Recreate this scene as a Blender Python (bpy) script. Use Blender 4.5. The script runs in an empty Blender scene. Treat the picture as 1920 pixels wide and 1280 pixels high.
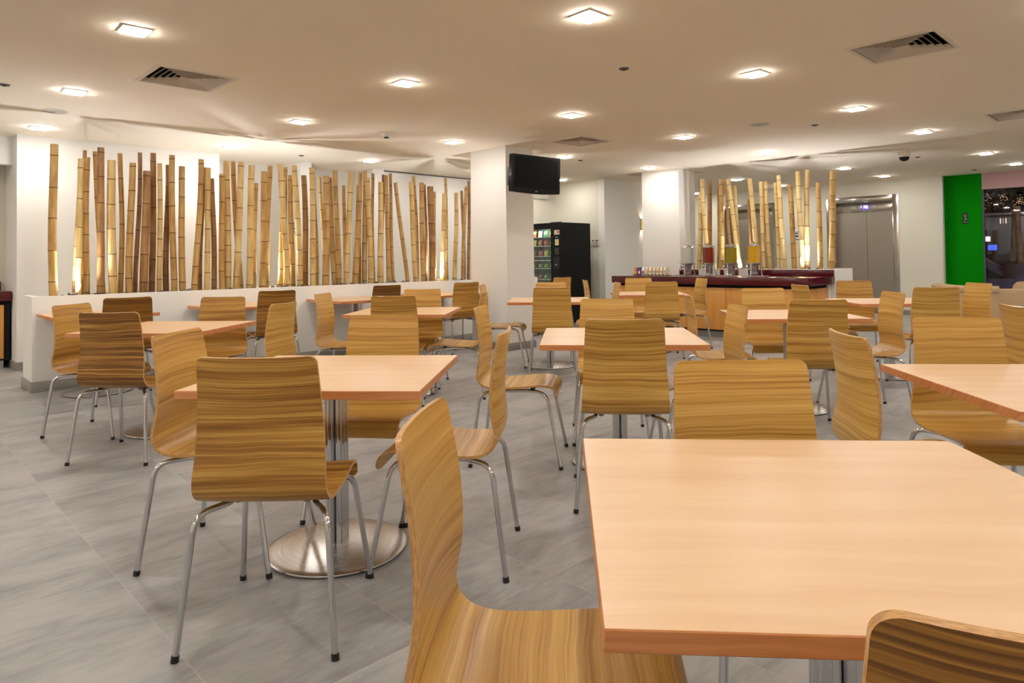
import bpy, bmesh, math, random
from mathutils import Vector, Matrix
R = math.radians
SC = bpy.context.scene
COL = SC.collection

# ------------------------------------------------------------------ camera
F_PX, PPY, ROLL, PITCH, EYE = 1271.2, 459.7, 0.01245, R(1.17), 1.24
cF = Vector((0, math.cos(PITCH), math.sin(PITCH)))
cU0 = Vector((0, -math.sin(PITCH), math.cos(PITCH)))
cR0 = Vector((1, 0, 0))
cR = cR0 * math.cos(ROLL) - cU0 * math.sin(ROLL)
cU = cU0 * math.cos(ROLL) + cR0 * math.sin(ROLL)
cam_data = bpy.data.cameras.new('camera')
cam_data.sensor_width = 36
cam_data.lens = F_PX / 1920 * 36
cam_data.shift_y = -(640 - PPY) / 1920
cam_data.clip_start = 0.05
cam = bpy.data.objects.new('camera', cam_data)
COL.objects.link(cam)
M3 = Matrix((cR, cU, -cF)).transposed()
cam.matrix_world = Matrix.Translation((0, 0, EYE)) @ M3.to_4x4()
SC.camera = cam

# ------------------------------------------------------------------ world, exposure
w = bpy.data.worlds.new('world'); SC.world = w; w.use_nodes = True
w.node_tree.nodes['Background'].inputs[0].default_value = (0.01, 0.012, 0.02, 1)
w.node_tree.nodes['Background'].inputs[1].default_value = 0.3
SC.view_settings.view_transform = 'Standard'
SC.view_settings.look = 'None'
SC.view_settings.gamma = 1
SC.view_settings.exposure = 1.4
SC.view_settings.use_curve_mapping = False
LAMP = 60.0          # radiance of the recessed ceiling lamps
UPBEAM = 24.0         # watts of each uplight's beam
UPLIGHT = 110.0       # radiance of the small uplights in the planters

# ------------------------------------------------------------------ measuring helpers
CEIL = 2.79
A44 = R(44.0)
CA, SA = math.cos(A44), math.sin(A44)
def W(u, v):                     # room axes (walls run at 44 degrees) -> world x, y
    return (u * CA - v * SA, u * SA + v * CA)
def ray(px, py):
    return cF + cR * ((px - 960) / F_PX) - cU * ((py - PPY) / F_PX)
def onz(px, py, z):
    r = ray(px, py); t = (z - EYE) / r.z
    return Vector((r.x * t, r.y * t, z))
def on_wall(px, py, n, c):       # hit of the sight line with the vertical plane n.(x,y)=c
    r = ray(px, py); t = c / (r.x * n[0] + r.y * n[1])
    return Vector((r.x * t, r.y * t, EYE + r.z * t))
NU = (CA, SA)                    # u = const
NV = (-SA, CA)                   # v = const
def UV(p):
    return (p[0] * CA + p[1] * SA, -p[0] * SA + p[1] * CA)

# ------------------------------------------------------------------ mesh helpers
class MB:
    def __init__(s):
        s.bm = bmesh.new(); s.uvl = s.bm.loops.layers.uv.new('uv')
    def face(s, pts, mi=0, uv=None, smooth=False):
        vs = [p if isinstance(p, bmesh.types.BMVert) else s.bm.verts.new(p) for p in pts]
        try: f = s.bm.faces.new(vs)
        except ValueError: return None
        f.material_index = mi; f.smooth = smooth
        if uv:
            for l, q in zip(f.loops, uv): l[s.uvl].uv = q
        return f
    def box(s, x0, x1, y0, y1, z0, z1, mi=0, bev=0, side_mi=None, seg=2):
        v = [s.bm.verts.new((x, y, z)) for x in (x0, x1) for y in (y0, y1) for z in (z0, z1)]
        fs = []
        for k, q in enumerate(((0, 1, 3, 2), (4, 6, 7, 5), (0, 4, 5, 1), (2, 3, 7, 6), (0, 2, 6, 4), (1, 5, 7, 3))):
            f = s.bm.faces.new([v[i] for i in q])
            f.material_index = mi if (side_mi is None or k >= 4) else side_mi
            fs.append(f)
        if bev:
            es = list({e for f in fs for e in f.edges})
            r = bmesh.ops.bevel(s.bm, geom=es, offset=bev, segments=seg, profile=0.5, affect='EDGES')
            for f in r['faces']:
                f.smooth = True
                if side_mi is not None: f.material_index = side_mi
        return fs
    def tube(s, pts, r, n=12, mi=0, cap=True, radii=None):
        pts = [Vector(p) for p in pts]; rings = []
        up = None
        for i, p in enumerate(pts):
            t = (pts[min(i + 1, len(pts) - 1)] - pts[max(i - 1, 0)]).normalized()
            if up is None:
                a = Vector((0, 0, 1)) if abs(t.z) < .9 else Vector((1, 0, 0))
                up = (a - t * a.dot(t)).normalized()
            else:
                up = (up - t * up.dot(t)).normalized()
            b = t.cross(up); rr = radii[i] if radii else r
            rings.append([s.bm.verts.new(p + (up * math.cos(2 * math.pi * k / n) + b * math.sin(2 * math.pi * k / n)) * rr) for k in range(n)])
        for i in range(len(rings) - 1):
            for k in range(n):
                f = s.bm.faces.new((rings[i][k], rings[i][(k + 1) % n], rings[i + 1][(k + 1) % n], rings[i + 1][k]))
                f.smooth = True; f.material_index = mi
        if cap:
            for rg in (rings[0][::-1], rings[-1]):
                f = s.bm.faces.new(rg); f.material_index = mi
        return rings
    def lathe(s, prof, c=(0, 0, 0), n=32, mi=0, smooth=True):
        rings = []
        for r, z in prof:
            if r < 1e-6: rings.append([s.bm.verts.new((c[0], c[1], c[2] + z))])
            else: rings.append([s.bm.verts.new((c[0] + r * math.cos(2 * math.pi * k / n), c[1] + r * math.sin(2 * math.pi * k / n), c[2] + z)) for k in range(n)])
        for i in range(len(rings) - 1):
            a, b = rings[i], rings[i + 1]
            for k in range(n):
                k2 = (k + 1) % n
                if len(a) == 1 and len(b) == 1: continue
                if len(a) == 1: q = (a[0], b[k2], b[k])
                elif len(b) == 1: q = (a[k], a[k2], b[0])
                else: q = (a[k], a[k2], b[k2], b[k])
                f = s.bm.faces.new(q); f.smooth = smooth; f.material_index = mi
    def prism(s, poly, z0, z1, mi=0):
        a = [s.bm.verts.new((x, y, z0)) for x, y in poly]; b = [s.bm.verts.new((x, y, z1)) for x, y in poly]
        n = len(poly)
        for f in (s.bm.faces.new(a[::-1]), s.bm.faces.new(b)): f.material_index = mi
        for k in range(n):
            f = s.bm.faces.new((a[k], a[(k + 1) % n], b[(k + 1) % n], b[k])); f.material_index = mi
    def build(s, name, mats, parent=None, loc=None, rotz=None, sharp=R(35)):
        bmesh.ops.recalc_face_normals(s.bm, faces=s.bm.faces)
        me = bpy.data.meshes.new(name); s.bm.to_mesh(me); s.bm.free()
        if not isinstance(mats, (list, tuple)): mats = [mats]
        for m in mats: me.materials.append(m)
        try: me.set_sharp_from_angle(angle=sharp)
        except Exception: pass
        o = bpy.data.objects.new(name, me); COL.objects.link(o)
        if parent is not None: o.parent = parent
        if loc is not None: o.location = loc
        if rotz is not None: o.rotation_euler = (0, 0, rotz)
        return o

def tag(o, label, cat, group=None, kind=None):
    o['label'] = label; o['category'] = cat
    if group: o['group'] = group
    if kind: o['kind'] = kind
    return o
def thing(name, label, cat, loc=(0, 0, 0), rotz=0, group=None):
    o = bpy.data.objects.new(name, None); COL.objects.link(o)
    o.location = loc; o.rotation_euler = (0, 0, rotz); o.empty_display_size = .1
    return tag(o, label, cat, group)
def struct(name, mb, mats, rot=True, loc=None, label=None):
    o = mb.build(name, mats, None, loc, A44 if rot else None)
    o['kind'] = 'structure'
    if label: o['label'] = label
    return o
def kids(o): return [c for c in COL.objects if c.parent == o]
def copy_tree(src, parent=None, children=None):
    c = src.copy(); COL.objects.link(c)
    if parent is not None: c.parent = parent
    for ch in CH.get(src.name, []): copy_tree(ch, c)
    return c
CH = {}
def index_children():
    CH.clear()
    for o in COL.objects:
        if o.parent is not None: CH.setdefault(o.parent.name, []).append(o)

# ------------------------------------------------------------------ materials
def mat(name, col, rough=.5, metal=0, emit=None, estr=0, coat=0, trans=0, ior=1.45, spec=None):
    m = bpy.data.materials.new(name); m.use_nodes = True
    b = m.node_tree.nodes['Principled BSDF']
    b.inputs['Base Color'].default_value = (*col, 1)
    b.inputs['Roughness'].default_value = rough
    b.inputs['Metallic'].default_value = metal
    b.inputs['IOR'].default_value = ior
    if coat: b.inputs['Coat Weight'].default_value = coat; b.inputs['Coat Roughness'].default_value = .12
    if trans: b.inputs['Transmission Weight'].default_value = trans
    if spec is not None: b.inputs['Specular IOR Level'].default_value = spec
    if emit: b.inputs['Emission Color'].default_value = (*emit, 1); b.inputs['Emission Strength'].default_value = estr
    return m
def thin_glass(name, tint, refl=.06):
    m = bpy.data.materials.new(name); m.use_nodes = True; t = m.node_tree
    for n in list(t.nodes):
        if n.type == 'BSDF_PRINCIPLED': t.nodes.remove(n)
    out = next(n for n in t.nodes if n.type == 'OUTPUT_MATERIAL')
    tr = t.nodes.new('ShaderNodeBsdfTransparent'); tr.inputs[0].default_value = (*tint, 1)
    gl = t.nodes.new('ShaderNodeBsdfGlossy'); gl.inputs['Roughness'].default_value = .02
    lw = t.nodes.new('ShaderNodeLayerWeight'); lw.inputs[0].default_value = .25
    mx = t.nodes.new('ShaderNodeMixShader'); mu = t.nodes.new('ShaderNodeMath'); mu.operation = 'MULTIPLY_ADD'
    t.links.new(lw.outputs['Facing'], mu.inputs[0]); mu.inputs[1].default_value = .25; mu.inputs[2].default_value = refl
    t.links.new(mu.outputs[0], mx.inputs[0]); t.links.new(tr.outputs[0], mx.inputs[1]); t.links.new(gl.outputs[0], mx.inputs[2])
    t.links.new(mx.outputs[0], out.inputs['Surface']); return m
def nt(m): return m.node_tree, m.node_tree.nodes, m.node_tree.links, m.node_tree.nodes['Principled BSDF']
def srgb(r, g, b):
    f = lambda c: (c / 255 / 12.92) if c <= 10 else ((c / 255 + .055) / 1.055) ** 2.4
    return (f(r), f(g), f(b))
def mth(t, op, a, b=None, c=None):
    n = t.nodes.new('ShaderNodeMath'); n.operation = op
    for i, x in enumerate((a, b, c)):
        if x is None: continue
        if isinstance(x, (int, float)): n.inputs[i].default_value = x
        else: t.links.new(x, n.inputs[i])
    return n.outputs[0]
def comb(t, x, y, z):
    n = t.nodes.new('ShaderNodeCombineXYZ')
    for i, q in enumerate((x, y, z)):
        if isinstance(q, (int, float)): n.inputs[i].default_value = q
        else: t.links.new(q, n.inputs[i])
    return n.outputs[0]
def noise(t, vec, scale, detail=2, rough=.5, dist=0):
    n = t.nodes.new('ShaderNodeTexNoise'); n.inputs['Scale'].default_value = scale
    n.inputs['Detail'].default_value = detail; n.inputs['Roughness'].default_value = rough
    n.inputs['Distortion'].default_value = dist
    if vec is not None: t.links.new(vec, n.inputs['Vector'])
    return n.outputs['Fac']
def ramp(t, fac, stops):
    n = t.nodes.new('ShaderNodeValToRGB'); e = n.color_ramp.elements
    while len(e) < len(stops): e.new(.5)
    for k, (p, c) in enumerate(stops): e[k].position = p; e[k].color = (*c, 1)
    t.links.new(fac, n.inputs[0]); return n.outputs[0]
def mixc(t, fac, a, b, mode='MIX'):
    n = t.nodes.new('ShaderNodeMix'); n.data_type = 'RGBA'; n.blend_type = mode
    for i, x in ((0, fac), (6, a), (7, b)):
        if isinstance(x, (int, float)): n.inputs[i].default_value = x
        elif isinstance(x, tuple): n.inputs[i].default_value = (*x, 1)
        else: t.links.new(x, n.inputs[i])
    return n.outputs[2]
def bump(t, h, strength, dist, b):
    n = t.nodes.new('ShaderNodeBump'); n.inputs['Strength'].default_value = strength; n.inputs['Distance'].default_value = dist
    t.links.new(h, n.inputs['Height']); t.links.new(n.outputs[0], b.inputs['Normal'])
def coords(t, which='Object'):
    return t.nodes.new('ShaderNodeTexCoord').outputs[which]
def sep(t, v):
    n = t.nodes.new('ShaderNodeSeparateXYZ'); t.links.new(v, n.inputs[0]); return n.outputs

def wood_shell(name):
    """veneer: grain runs across the seat and back; object colour r = seed, g = darkness, b = streak strength"""
    m = mat(name, (.5, .3, .1), .34, coat=.25); t, N, L, b = nt(m)
    uv = sep(t, coords(t, 'UV')); oi = N.new('ShaderNodeObjectInfo')
    oc = sep(t, oi.outputs['Color'])
    seed = mth(t, 'MULTIPLY', oc[0], 37.0)
    bow = mth(t, 'MULTIPLY', noise(t, comb(t, mth(t, 'MULTIPLY', uv[0], 2.2), mth(t, 'MULTIPLY', uv[1], 2.0), seed), 1.0, 2), .05)
    vy = mth(t, 'ADD', uv[1], bow)
    band = noise(t, comb(t, mth(t, 'MULTIPLY', uv[0], .5), mth(t, 'MULTIPLY', vy, 34.0), seed), 1.0, 3, .6)
    fine = noise(t, comb(t, mth(t, 'MULTIPLY', uv[0], 2.0), mth(t, 'MULTIPLY', vy, 170.0), seed), 1.0, 2, .6)
    pore = noise(t, comb(t, mth(t, 'MULTIPLY', uv[0], 10.0), mth(t, 'MULTIPLY', vy, 640.0), seed), 1.0, 2, .6)
    g = mth(t, 'ADD', mth(t, 'MULTIPLY', band, .74), mth(t, 'MULTIPLY', fine, mth(t, 'ADD', .38, mth(t, 'MULTIPLY', oc[2], .62))))
    g = mth(t, 'ADD', g, mth(t, 'MULTIPLY', pore, .12))
    g = mth(t, 'SUBTRACT', g, mth(t, 'MULTIPLY', oc[1], .42))
    g = mth(t, 'SUBTRACT', g, mth(t, 'ADD', .21, mth(t, 'MULTIPLY', oc[2], .31)))
    c = ramp(t, g, [(0.0, srgb(104, 64, 18)), (.20, srgb(158, 108, 40)), (.36, srgb(200, 152, 70)), (.56, srgb(222, 180, 98)), (.9, srgb(236, 202, 130))])
    L.new(c, b.inputs['Base Color'])
    bump(t, pore, .08, .001, b)
    return m
def wood_edge():
    m = mat('plywood_edge', (.5, .25, .08), .4, coat=.2); t, N, L, b = nt(m)
    uv = sep(t, coords(t, 'UV'))
    ln = mth(t, 'SINE', mth(t, 'MULTIPLY', uv[1], 44.0))
    n = noise(t, comb(t, mth(t, 'MULTIPLY', uv[0], 60.0), mth(t, 'MULTIPLY', uv[1], 3.0), 0.0), 1.0, 2)
    g = mth(t, 'ADD', mth(t, 'MULTIPLY', ln, .35), n)
    L.new(ramp(t, g, [(.15, srgb(126, 74, 28)), (.40, srgb(206, 150, 84)), (.8, srgb(228, 182, 118))]), b.inputs['Base Color'])
    return m
def wood_generic(name, c0, c1, c2, axis=0, sc=1.0, rough=.3, coat=.3, across=22.0, along=1.6):
    m = mat(name, c1, rough, coat=coat); t, N, L, b = nt(m)
    p = sep(t, coords(t)); oi = N.new('ShaderNodeObjectInfo')
    seed = mth(t, 'MULTIPLY', oi.outputs['Random'], 31.0)
    a, q, r_ = [(p[0], p[1], p[2]), (p[1], p[0], p[2]), (p[2], p[0], p[1])][axis]
    q2 = mth(t, 'ADD', q, r_)
    wob = mth(t, 'MULTIPLY', noise(t, comb(t, mth(t, 'MULTIPLY', a, 2.0 * sc), mth(t, 'MULTIPLY', q2, 3.0 * sc), seed), 1.0, 2), .10)
    q3 = mth(t, 'ADD', q2, wob)
    n1 = noise(t, comb(t, mth(t, 'MULTIPLY', a, along * sc), mth(t, 'MULTIPLY', q3, across * sc), seed), 1.0, 4, .6)
    n2 = noise(t, comb(t, mth(t, 'MULTIPLY', a, 9.0 * sc), mth(t, 'MULTIPLY', q3, 240.0 * sc), seed), 1.0, 2, .6)
    g = mth(t, 'ADD', mth(t, 'MULTIPLY', n1, .8), mth(t, 'MULTIPLY', n2, .2))
    L.new(ramp(t, g, [(.3, c0), (.5, c1), (.7, c2)]), b.inputs['Base Color'])
    return m
def plaster(name, col, bs=.12, scale=120, rough=.8):
    m = mat(name, col, rough); t, N, L, b = nt(m)
    c = coords(t)
    n = noise(t, c, 1.3, 3)
    dk = tuple(x * .965 for x in col)
    L.new(mixc(t, n, dk, col), b.inputs['Base Color'])
    bump(t, noise(t, c, scale, 3), bs, .004, b)
    return m
M = {}
M['shell'] = wood_shell('walnut_veneer'); M['shell'].node_tree.nodes['Principled BSDF'].inputs['Coat Weight'].default_value = .1; M['shell'].node_tree.nodes['Principled BSDF'].inputs['Coat Roughness'].default_value = .25
M['edge'] = wood_edge()
M['beech'] = wood_generic('beech_laminate', srgb(226, 184, 142), srgb(233, 194, 152), srgb(238, 203, 164), 0, 1.0, .36, 0, across=14.0, along=1.1)
M['beech_edge'] = wood_generic('beech_edging', srgb(190, 118, 68), srgb(212, 140, 86), srgb(224, 156, 100), 0, 1.0, .35, .2, across=60)
M['maple'] = wood_generic('maple_panel', srgb(206, 140, 62), srgb(220, 156, 76), srgb(230, 172, 92), 2, 1.0, .35, .2, across=8, along=1.0)
M['chrome'] = mat('polished_chrome', (.62, .62, .64), .12, 1)
M['steel_leg'] = mat('chromed_leg', (.62, .62, .64), .1, 1)
def brushed(name, col, rough, radial=False):
    m = mat(name, col, rough, 1); t, N, L, b = nt(m)
    p = sep(t, coords(t))
    if radial:
        rr = mth(t, 'SQRT', mth(t, 'ADD', mth(t, 'MULTIPLY', p[0], p[0]), mth(t, 'MULTIPLY', p[1], p[1])))
        n = noise(t, comb(t, mth(t, 'MULTIPLY', rr, 400.0), 0.0, 0.0), 1.0, 2)
    else:
        n = noise(t, comb(t, mth(t, 'MULTIPLY', p[0], 300.0), mth(t, 'MULTIPLY', p[1], 300.0), mth(t, 'MULTIPLY', p[2], 6.0)), 1.0, 2)
    L.new(mth(t, 'ADD', rough - .08, mth(t, 'MULTIPLY', n, .16)), b.inputs['Roughness'])
    return m
M['base'] = brushed('brushed_base_steel', (.52, .51, .49), .26, True)
M['elev'] = brushed('brushed_door_steel', (.40, .36, .31), .36)
M['elev_frame'] = brushed('polished_frame_steel', (.50, .47, .44), .18)
M['rubber'] = mat('black_rubber', (.012, .012, .012), .5)
M['black'] = mat('black_gloss', (.004, .004, .004), .35, spec=.25)
M['wall'] = plaster('white_plaster', srgb(238, 235, 229))
M['wall_beige'] = plaster('cream_plaster', srgb(222, 216, 200))
M['ceiling'] = plaster('ceiling_paint', srgb(243, 229, 206), .03, 60)
M['white'] = mat('white_paint', srgb(226, 222, 214), .6)
M['vent'] = mat('vent_enamel', srgb(222, 208, 190), .5)
M['void'] = mat('duct_black', (.006, .005, .005), .9)
M['green'] = plaster('green_paint', (.0, .22, .0), .05, 120, .9)
M['green'].node_tree.nodes['Principled BSDF'].inputs['Specular IOR Level'].default_value = .15
M['pink'] = plaster('mauve_paint', srgb(186, 150, 150), .05)
M['maroon'] = mat('maroon_stone', srgb(84, 6, 20), .22, coat=.3)
M['lamp'] = mat('lamp_diffuser', (1, 1, 1), .5, emit=(1.0, .965, .91), estr=LAMP)
M['uplamp'] = mat('uplight_lens', (1, 1, 1), .5, emit=(.95, .97, 1.0), estr=UPLIGHT)
def floor_mat():
    m = mat('grey_stone_tile', srgb(160, 156, 150), .38); t, N, L, b = nt(m)
    p = sep(t, coords(t))
    a = mth(t, 'DIVIDE', mth(t, 'SUBTRACT', p[0], 1.965), .61); c = mth(t, 'DIVIDE', mth(t, 'SUBTRACT', p[1], 1.83), 1.22)
    ia, ic = mth(t, 'FLOOR', a), mth(t, 'FLOOR', c)
    fa, fc = mth(t, 'FRACT', a), mth(t, 'FRACT', c)
    ea = mth(t, 'MULTIPLY', mth(t, 'MINIMUM', fa, mth(t, 'SUBTRACT', 1.0, fa)), .61)
    ec = mth(t, 'MULTIPLY', mth(t, 'MINIMUM', fc, mth(t, 'SUBTRACT', 1.0, fc)), 1.22)
    e = mth(t, 'MINIMUM', ea, ec)
    grout = mth(t, 'LESS_THAN', e, .0013)
    wn = N.new('ShaderNodeTexWhiteNoise'); L.new(comb(t, ia, ic, 0.0), wn.inputs['Vector'])
    rnd = wn.outputs['Value']
    sv = comb(t, mth(t, 'MULTIPLY', p[0], 1.8), mth(t, 'MULTIPLY', p[1], 4.6), mth(t, 'MULTIPLY', rnd, 50.0))
    s1 = noise(t, sv, 1.0, 5, .62, .6)
    s2 = noise(t, comb(t, mth(t, 'MULTIPLY', p[0], 9.0), mth(t, 'MULTIPLY', p[1], 40.0), mth(t, 'MULTIPLY', rnd, 50.0)), 1.0, 4, .7)
    s3 = noise(t, comb(t, p[0], p[1], 0.0), 220.0, 2, .7)
    g = mth(t, 'ADD', mth(t, 'ADD', mth(t, 'MULTIPLY', s1, .60), mth(t, 'MULTIPLY', s2, .22)), mth(t, 'MULTIPLY', s3, .18))
    g = mth(t, 'ADD', g, mth(t, 'MULTIPLY', mth(t, 'SUBTRACT', rnd, .5), .05))
    col = ramp(t, g, [(.32, srgb(118, 116, 116)), (.44, srgb(148, 146, 145)), (.54, srgb(168, 166, 164)), (.72, srgb(186, 184, 181))])
    col = mixc(t, mth(t, 'MULTIPLY', grout, .6), col, srgb(196, 192, 184))
    L.new(col, b.inputs['Base Color'])
    L.new(mth(t, 'ADD', .34, mth(t, 'MULTIPLY', s1, .2)), b.inputs['Roughness'])
    bump(t, mth(t, 'SUBTRACT', s2, mth(t, 'MULTIPLY', grout, .8)), .12, .002, b)
    return m
M['floor'] = floor_mat()
M['skirt'] = wood_generic('stone_skirting', srgb(128, 123, 118), srgb(150, 146, 140), srgb(166, 162, 156), 0, 1.0, .4, 0, across=10)

# ------------------------------------------------------------------ room shell (object axes = room axes u, v)
def cells(us, vs, holes):
    for i in range(len(us) - 1):
        for j in range(len(vs) - 1):
            cu, cv = (us[i] + us[i + 1]) / 2, (vs[j] + vs[j + 1]) / 2
            if any(h[0] < cu < h[1] and h[2] < cv < h[3] for h in holes): continue
            yield us[i], us[i + 1], vs[j], vs[j + 1]
DIFF = [(1.69, 2.28, 5.69, 6.28), (5.35, 5.92, 1.30, 1.88), (6.60, 7.17, 5.53, 6.06), (9.04, 9.62, 1.14, 1.74)]
COL1 = (6.34, 6.87, 6.67, 7.40); COL2 = (10.31, 10.84, 6.47, 7.24)
CH1 = (6.34, 7.26, 6.67, 7.87); CH2 = (10.31, 11.20, 6.47, 7.60)
U0, U1, V0, V1 = -4.0, 15.47, -3.0, 12.2
mb = MB(); mb.box(U0 - .2, 23, V0 - .2, V1 + .2, -.1, 0)
struct('floor', mb, M['floor'])
holes = DIFF + [CH1, CH2]
us = sorted({U0 - .2, 16.1, *[x for h in holes for x in h[:2]]}); vs = sorted({V0 - .2, V1 + .2, *[x for h in holes for x in h[2:]]})
mb = MB()
for a, b_, c, d in cells(us, vs, holes): mb.box(a, b_, c, d, CEIL, CEIL + .12)
bmesh.ops.remove_doubles(mb.bm, verts=mb.bm.verts, dist=1e-4)
for h in (CH1, CH2): mb.box(h[0] - .02, h[1] + .02, h[2] - .02, h[3] + .02, CEIL + .12, CEIL + .2)
struct('ceiling', mb, M['ceiling'])

def wallbox(name, m, *bx):
    mb = MB()
    for b in bx: mb.box(*b)
    return struct(name, mb, m)
T = .15
# rear wall behind the long planter, with two niches and the passage header
wallbox('wall_left', M['wall'],
        (1.35, 3.70, 9.80, 9.80 + T, 0, CEIL), (1.35, 1.35 + T, 9.80 + T, 10.64, 0, CEIL),
        (3.70 - T, 3.70, 9.80 + T, 10.47, 0, CEIL),
        (3.70 - T, 4.92 + T, 10.47, 10.47 + T, 0, CEIL), (4.92, 5.117, 9.80, 10.47, 0, CEIL),
        (4.92, 6.229 + T, 10.47, 10.47 + T, 0, CEIL),
        (6.229, 6.229 + T, 9.80, 10.47, 0, CEIL), (6.229 + T, 9.25, 9.80, 9.80 + T, 0, CEIL),
        (9.25, 10.55, 9.80, 9.80 + T, 2.50, CEIL))
wallbox('wall_alcove', M['wall'], (U0, 1.35, 10.09, 10.09 + T, 2.46, CEIL))
wallbox('wall_alcove_back', M['wall_beige'], (U0, 1.35 + T, 10.64, 10.64 + T, 0, CEIL))
wallbox('wall_passage', M['wall_beige'], (10.55, 10.55 + T, 8.30 + T, V1, 0, CEIL), (9.25 - T, 9.25, 9.80 + T, V1, 0, CEIL), (9.25 - T, 10.55 + T, V1, V1 + T, 0, CEIL))
wallbox('wall_sconce', M['wall'], (10.55, 13.0, 8.30, 8.30 + T, 0, CEIL))
wallbox('wall_corridor', M['wall_beige'], (13.0 - T, 13.0, 8.30 + T, V1, 0, CEIL), (13.0, 15.47, 11.6, 11.6 + T, 0, CEIL))
wallbox('wall_far_left', M['wall'], (U0 - T, U0, V0, 10.64, 0, CEIL))
wallbox('wall_rear', M['wall'], (U0, 15.62, V0 - T, V0, 0, CEIL))
# lift wall with two door openings
E1 = (4.513, 5.957); E2 = (7.08, 8.524)
wallbox('wall_right', M['wall_beige'], (15.47, 15.62, 3.73, E1[0] + .0, 0, CEIL), (15.47, 15.62, E1[1], E2[0], 0, CEIL),
        (15.47, 15.62, E2[1], 11.6, 0, CEIL), (15.47, 15.62, E1[0], E1[1], 2.49, CEIL), (15.47, 15.62, E2[0], E2[1], 2.49, CEIL))
wallbox('wall_green', M['green'], (15.66, 15.80, 3.10, 3.80, 0, CEIL), (15.622, 15.66, 3.69, 3.728, 0, CEIL))
wallbox('wall_header', M['pink'], (15.66, 15.80, V0, 3.10, 2.475, CEIL))
mb = MB(); mb.box(15.455, 15.475, 3.715, 3.735, 0, CEIL - .002)
struct('trim_1', mb, mat('corner_bead', srgb(206, 200, 208), .3, .4))
mb = MB(); mb.box(15.66, 15.72, 3.072, 3.098, 0, 2.475)
struct('trim_2', mb, mat('window_post', srgb(88, 76, 96), .4, .3))
mb = MB(); mb.box(6.45, 9.2, 9.792, 9.80, CEIL - .03, CEIL - .012)
struct('trim_3', mb, mat('shadow_gap', (.08, .075, .07), .8))

for k, c in enumerate((COL1, COL2)):
    mb = MB(); mb.box(c[0], c[1], c[2], c[3], 0, CEIL + .11)
    o = struct('column' if k == 0 else 'column', mb, M['wall'])
# long planter and bar planter: rim walls + pebble bed
def planter(name, u0, u1, v0, v1, h, t, label):
    mb = MB()
    mb.box(u0, u1, v0, v0 + t, 0, h, bev=.004); mb.box(u0, u1, v1 - t, v1, 0, h, bev=.004)
    mb.box(u0, u0 + t, v0 + t, v1 - t, 0, h); mb.box(u1 - t, u1, v0 + t, v1 - t, 0, h)
    mb.box(u0 + t, u1 - t, v0 + t, v1 - t, 0, h - .035)
    return struct(name, mb, M['wall'], label=label)
PL1 = (1.225, 8.34, 8.02, 8.50, .93); PL2 = (10.315, 10.98, 3.86, 6.465, 1.035)
planter('planter_wall', *PL1, .05, 'long low white planter wall filled with bamboo canes')
planter('planter_wall', *PL2, .05, 'short white planter behind the maroon counter')
def skirt(name, *bx):
    mb = MB()
    for b in bx: mb.box(*b, 0, .1, bev=.003)
    struct(name, mb, M['skirt'])
g = .015
skirt('baseboard_planter', (1.225 - g, 8.34 + g, 8.02 - g, 8.02), (1.225 - g, 1.225, 8.02, 8.50 + g))
skirt('baseboard_left', (1.35 - g, 3.70, 9.8 - g, 9.8), (1.35 - g, 1.35, 9.8, 10.62), (4.92, 5.117, 9.8 - g, 9.8), (6.229, 9.25, 9.8 - g, 9.8))
skirt('baseboard_column', (6.34 - g, 6.87 + g, 6.67 - g, 6.67), (6.34 - g, 6.34, 6.67, 7.40))
skirt('baseboard_right', (15.47 - g, 15.47, 3.74, E1[0]), (15.47 - g, 15.47, E1[1], E2[0]))
skirt('baseboard_sconce', (10.55 - g, 13.0, 8.30 - g, 8.30), (10.55 - g, 10.55, 8.30, 9.8))
# ------------------------------------------------------------------ tables
def make_table(s, label):
    t = thing('cafe_table', label, 'table', (0, 0, 0), 0, 'square cafe tables')
    h = s / 2; zt = .765
    mb = MB(); mb.box(-h, h, -h, h, zt - .031, zt, mi=0, side_mi=1, bev=.0018, seg=1)
    mb.build('tabletop', [M['beech'], M['beech_edge']], t)
    mb = MB()
    for a in (-1, 1):
        for b in (-1, 1): mb.tube([(a * .0215, b * .0215, .022), (a * .0215, b * .0215, zt - .04)], .0215, 20)
    mb.build('pedestal', M['chrome'], t)
    mb = MB(); mb.box(-.19, .19, -.19, .19, zt - .041, zt - .032, bev=.002)
    mb.build('mounting_plate', M['rubber'], t)
    mb = MB()
    mb.lathe([(0, .034), (.07, .033), (.15, .029), (.22, .0235), (.27, .019), (.288, .017), (.296, .014), (.298, .010), (.298, .007), (.28, .007), (0, .007)], n=72)
    bp = mb.build('base_plate', M['base'], t)
    mb = MB(); mb.lathe([(0, 0), (.286, 0), (.290, .001), (.290, .0068), (0, .0068)], n=64)
    mb.build('rubber_rim', M['rubber'], bp)
    return t
TABLES = [
 (.607, 1.305, -4.3, 'largest beech table filling the right foreground, nearest of all the tables'),
 (-.772, 2.965, -4.0, 'beech table in left foreground with its whole round steel base showing'),
 (.646, 4.165, -5.2, 'beech table in the middle, directly behind the big foreground table'),
 (2.014, 2.457, -5.0, 'beech table cut off by the right picture edge, second nearest on right'),
 (-2.589, 5.101, -4.8, 'beech table at left behind the dark streaky chair'),
 (-1.017, 6.419, -4.3, 'free-standing beech table left of the TV column, before the planter'),
 (.429, 7.888, -3.7, 'beech table just right of the TV column, before the vending machine'),
 (1.80, 9.03, -4.5, 'small-looking beech table before the left end of maroon counter'),
 (2.255, 5.549, -5.0, 'beech table before the middle of the maroon counter, pointed left corner showing'),
 (3.85, 6.97, -4.8, 'beech table standing before the steel lift doors'),
]
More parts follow.
